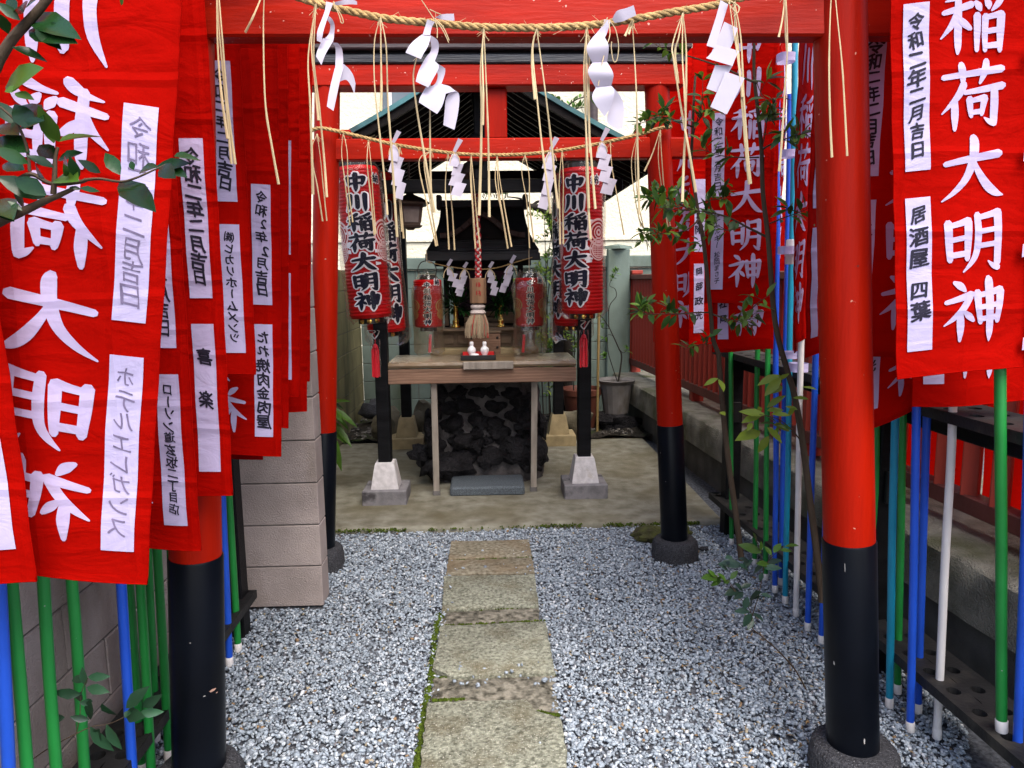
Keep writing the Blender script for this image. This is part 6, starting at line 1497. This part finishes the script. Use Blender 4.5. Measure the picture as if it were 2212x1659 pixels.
# nandina clump and old pine branch behind the little shrine
rg = random.Random(61); t = thing('nandina_clump', 'tall fine-leaved nandina growing behind the small shrine', 'shrub', (.62, 7.0, 0))
b, lf, lm = MB(), MB(), MB()
for k in range(9):
    x = .35+.55*rg.random(); y = 6.9+.5*rg.random(); h = rg.uniform(1.5, 2.35); P = branch(b, [(x, y, 0), (x+rg.uniform(-.05, .05), y, h*.5), (x+rg.uniform(-.12, .12), y+rg.uniform(-.1, .1), h)], .008, .003)
    for j in range(13):
        u = rg.uniform(.25, 1); i = min(len(P)-1, int(u*(len(P)-1))); d = rdir(rg, .25); l = rg.uniform(.1, .24)
        T = branch(b, [P[i], P[i]+d*l*.6+Vector((0, 0, .02)), P[i]+d*l-Vector((0, 0, .02))], .002, .0008, 4, 3)
        leaves_along(lf, T, rg, 14, .055, .020, t0=.1); leaves_along(lm, T, rg, 9, .05, .018, t0=.3)
obj('stem', b, M['bark_dark'], t, smooth=60); obj('dark_foliage', lf, M['leaf_mid'], t, smooth=180); obj('light_foliage', lm, M['leaf_lime'], t, smooth=180)

rg = random.Random(67); t = thing('garden_tree', 'old dark-barked tree behind the pavilion, its limbs rising over the roof', 'tree', (.78, 7.35, 0))
b, lf = MB(), MB()
def zb6(x, y, Y=7.35): return at((1200+.3014*x)/1.15732, (400+.3014*y)/1.15732, Y=Y)
P = [Vector((.80, 7.35, 0)), Vector((.82, 7.35, .9)), zb6(640, 700), zb6(585, 480), zb6(540, 420), zb6(470, 395), zb6(415, 385)]
branch(b, P, .065, .030, 10); tk = b
obj('trunk', b, M['bark_dark'], t, smooth=60); b = MB()
branch(b, [zb6(420, 390), zb6(400, 360), zb6(380, 345), zb6(330, 320), zb6(230, 305)], .02, .006)
branch(b, [zb6(430, 385), zb6(480, 345), zb6(520, 360)], .02, .008)
top = Vector((.95, 7.4, 2.9))
branch(b, [zb6(585, 480), Vector((.93, 7.4, 2.3)), top], .045, .03, 8)
for (pts) in ([(1180, 262), (1215, 240), (1245, 215), (1290, 205)], [(1180, 262), (1195, 235), (1200, 205)], [(1225, 275), (1235, 240), (1262, 232)], [(1240, 250), (1200, 225), (1170, 212)]):
    Pb = branch(b, [top]+[at(x, y, Y=7.5) for x, y in pts], .018, .003, 6)
    leaves_along(lf, Pb, rg, 26, .09, .04, t0=.3)
for k in range(26):
    x = rg.uniform(985, 1130); p = at(x, 97+rg.uniform(-6, 25), Y=7.6); Pb = branch(b, [p+Vector((rg.uniform(-.05, .05), 0, -.35)), p+Vector((0, 0, -.1)), p], .006, .002, 5, 3)
    leaves_along(lf, Pb, rg, 9, .09, .04, t0=.4)
branch(b, [top, Vector((.4, 7.5, 3.05)), Vector((-.2, 7.6, 3.2)), Vector((-.4, 7.6, 3.3))], .022, .008, 6)
for k in range(40):
    p = at(rg.uniform(1050, 1100), rg.uniform(372, 405), Y=7.6); Pb = branch(b, [p+Vector((rg.uniform(-.08, .08), .02, -.12)), p], .004, .002, 5, 3); leaves_along(lf, Pb, rg, 4, .10, .03, t0=.5)
obj('limb', b, M['bark_dark'], t, smooth=60); obj('foliage', lf, M['leaf_mid'], t, smooth=180)

# pots by the kerb
bx = at(1333, 901, Z=.15); bx.y = 6.86
def z10(x, y, Y=None): return at((1340+.18083*x)/1.15732, (880+.18083*y)/1.15732, Y=Y or 6.86)
b = MB(); rg2 = random.Random(3)
blk = rock((1.262, 6.99, .085), (.215, .14, .10), 77); o = tag(obj('lava_block', blk, M['lava'], smooth=28, origin=(1.262, 6.99, 0)), 'rough black lava block under the grey flowerpot', 'stone block')
t = thing('flowerpot', 'grimy grey faceted flowerpot with a wide rim on the lava block', 'flowerpot', (1.262, 6.98, .17))
p0, p1 = z10(1160, 875, 6.85), z10(1160, 380, 6.98); h = p1.z-.17
b = MB(); b.lathe((1.262, 6.98, .17), [(.118, 0), (.122, .008), (.158, h-.04), (.185, h-.012), (.195, h), (.188, h+.004), (.160, h-.02), (.155, h-.05)], 16); obj('pot_body', b, M['pot_grey'], t, smooth=18)
b = MB(); b.lathe((1.262, 6.98, .17+h-.05), [(.15, 0), (.08, .012), (.01, .016)], 20); obj('potting_soil', b, M['soil'], t)
t = thing('flowerpot', 'round brown plastic flowerpot half hidden by the right black post', 'flowerpot', (.93, 7.05, 0))
b = MB(); b.lathe((.93, 7.05, .02), [(.13, 0), (.135, .01), (.185, .33), (.20, .335), (.205, .39), (.195, .395), (.18, .36)], 36); obj('pot_body', b, M['pot_brown'], t, smooth=40)
b = MB(); b.lathe((.93, 7.05, .36), [(.185, 0), (.1, .015), (.01, .02)], 20); obj('potting_soil', b, M['soil'], t)
rg = random.Random(71); t = thing('potted_shrub', 'spindly dark-stemmed shrub growing from the grey flowerpot', 'shrub', (1.262, 6.98, .17+h-.04))
b, lf = MB(), MB()
def zq(x, y): return at((1200+.3014*x)/1.15732, (400+.3014*y)/1.15732, Y=6.98)
st = Vector((1.262+.02, 6.98, .17+h-.04))
A = branch(b, [st, zq(1175, 1640), zq(1150, 1560), zq(1100, 1450), zq(1065, 1380), zq(1010, 1300), zq(985, 1280)], .009, .003)
B = branch(b, [zq(1070, 1390), zq(1068, 1250), zq(1085, 1190), zq(1130, 1130), zq(1120, 1070), zq(1075, 1040), zq(1100, 980), zq(1150, 905)], .0055, .0018)
C2 = branch(b, [zq(1075, 1400), zq(1040, 1395), zq(1010, 1390), zq(1000, 1330)], .004, .0015)
D2 = branch(b, [zq(1110, 1460), zq(1060, 1450), zq(1000, 1500), zq(960, 1490)], .0035, .0015)
E2 = branch(b, [st, zq(1075, 1640), zq(1060, 1560), zq(1057, 1470)], .005, .003)
F2 = branch(b, [zq(1150, 1560), zq(1190, 1600), zq(1230, 1560)], .004, .0015)
for P_, n, t0 in ((B, 30, .82), (A, 8, .8), (C2, 5, .5), (D2, 8, .4), (F2, 6, .5)): leaves_along(lf, P_, rg, n, .06, .024, t0=t0)
for k in range(16): leaves_along(lf, [zq(1040, 1610+20*rg.random()), zq(1000+40*rg.random(), 1600+30*rg.random())], rg, 2, .05, .02)
obj('stem', b, M['bark_dark'], t, smooth=60); obj('foliage', lf, M['leaf_mid'], t, smooth=180)
p = at(1291, 700, Y=6.75); b = MB(); 
b.tube([(p.x, 6.75, 0.02)]+[(p.x+.0015*k, 6.75, .16*k) for k in range(1, 9)], [.0125]*9, 12)
for k in range(1, 8): b.lathe((p.x+.0015*k, 6.75, .16*k-.004), [(.0122, 0), (.014, .002), (.014, .006), (.0122, .008)], 12)
tag(obj('bamboo_pole', b, M['bamboo'], smooth=50, origin=(p.x, 6.75, 0)), 'dry yellow bamboo pole standing behind the right black post', 'pole')

# boulders and odd stones
def boulder(label, c, r, seed, m='boulder'):
    o = obj('boulder', rock(c, r, seed), M[m], smooth=40, origin=(c[0], c[1], 0)); tag(o, label, 'boulder')
boulder('rounded brown boulder behind the left black post of the pavilion', (-.93, 6.62, .14), (.15, .14, .17), 5)
boulder('rounded boulder between the rear left pedestal and the rock mound', (-.60, 6.75, .16), (.13, .12, .17), 6)
boulder('small pale boulder beside the rear left pedestal', (-.55, 6.50, .08), (.07, .07, .09), 7)
boulder('grey boulder behind the rear right pedestal', (.80, 6.72, .12), (.17, .13, .15), 8)
boulder('dark flat stone against the yellowed block wall', (-1.20, 7.35, .16), (.12, .10, .10), 9, 'footing')
o = obj('mossy_stone', rock((.93, 4.02, .0), (.11, .07, .055), 21), mat('mossy_brown_stone', (.06, .045, .02), .9, .5, 12, c2=(.09, .10, .02), bump=.8), smooth=30, origin=(.93, 4.02, -.02)); tag(o, 'mossy brown stone on the gravel beside the far gate right pillar', 'stone')
o = obj('mossy_stone', rock((1.12, 4.02, .01), (.055, .05, .05), 22), o.data.materials[0], smooth=30, origin=(1.12, 4.02, -.02)); tag(o, 'small mossy stone between the far gate right pillar and the rack post', 'stone')
p = at(1520, 1187, Z=0); o = obj('dark_pebble', rock((p.x, p.y, .004), (.026, .02, .014), 23), M['footing'], smooth=50, origin=(p.x, p.y, 0)); tag(o, 'large dark pebble on the gravel beside the far right footing', 'pebble')
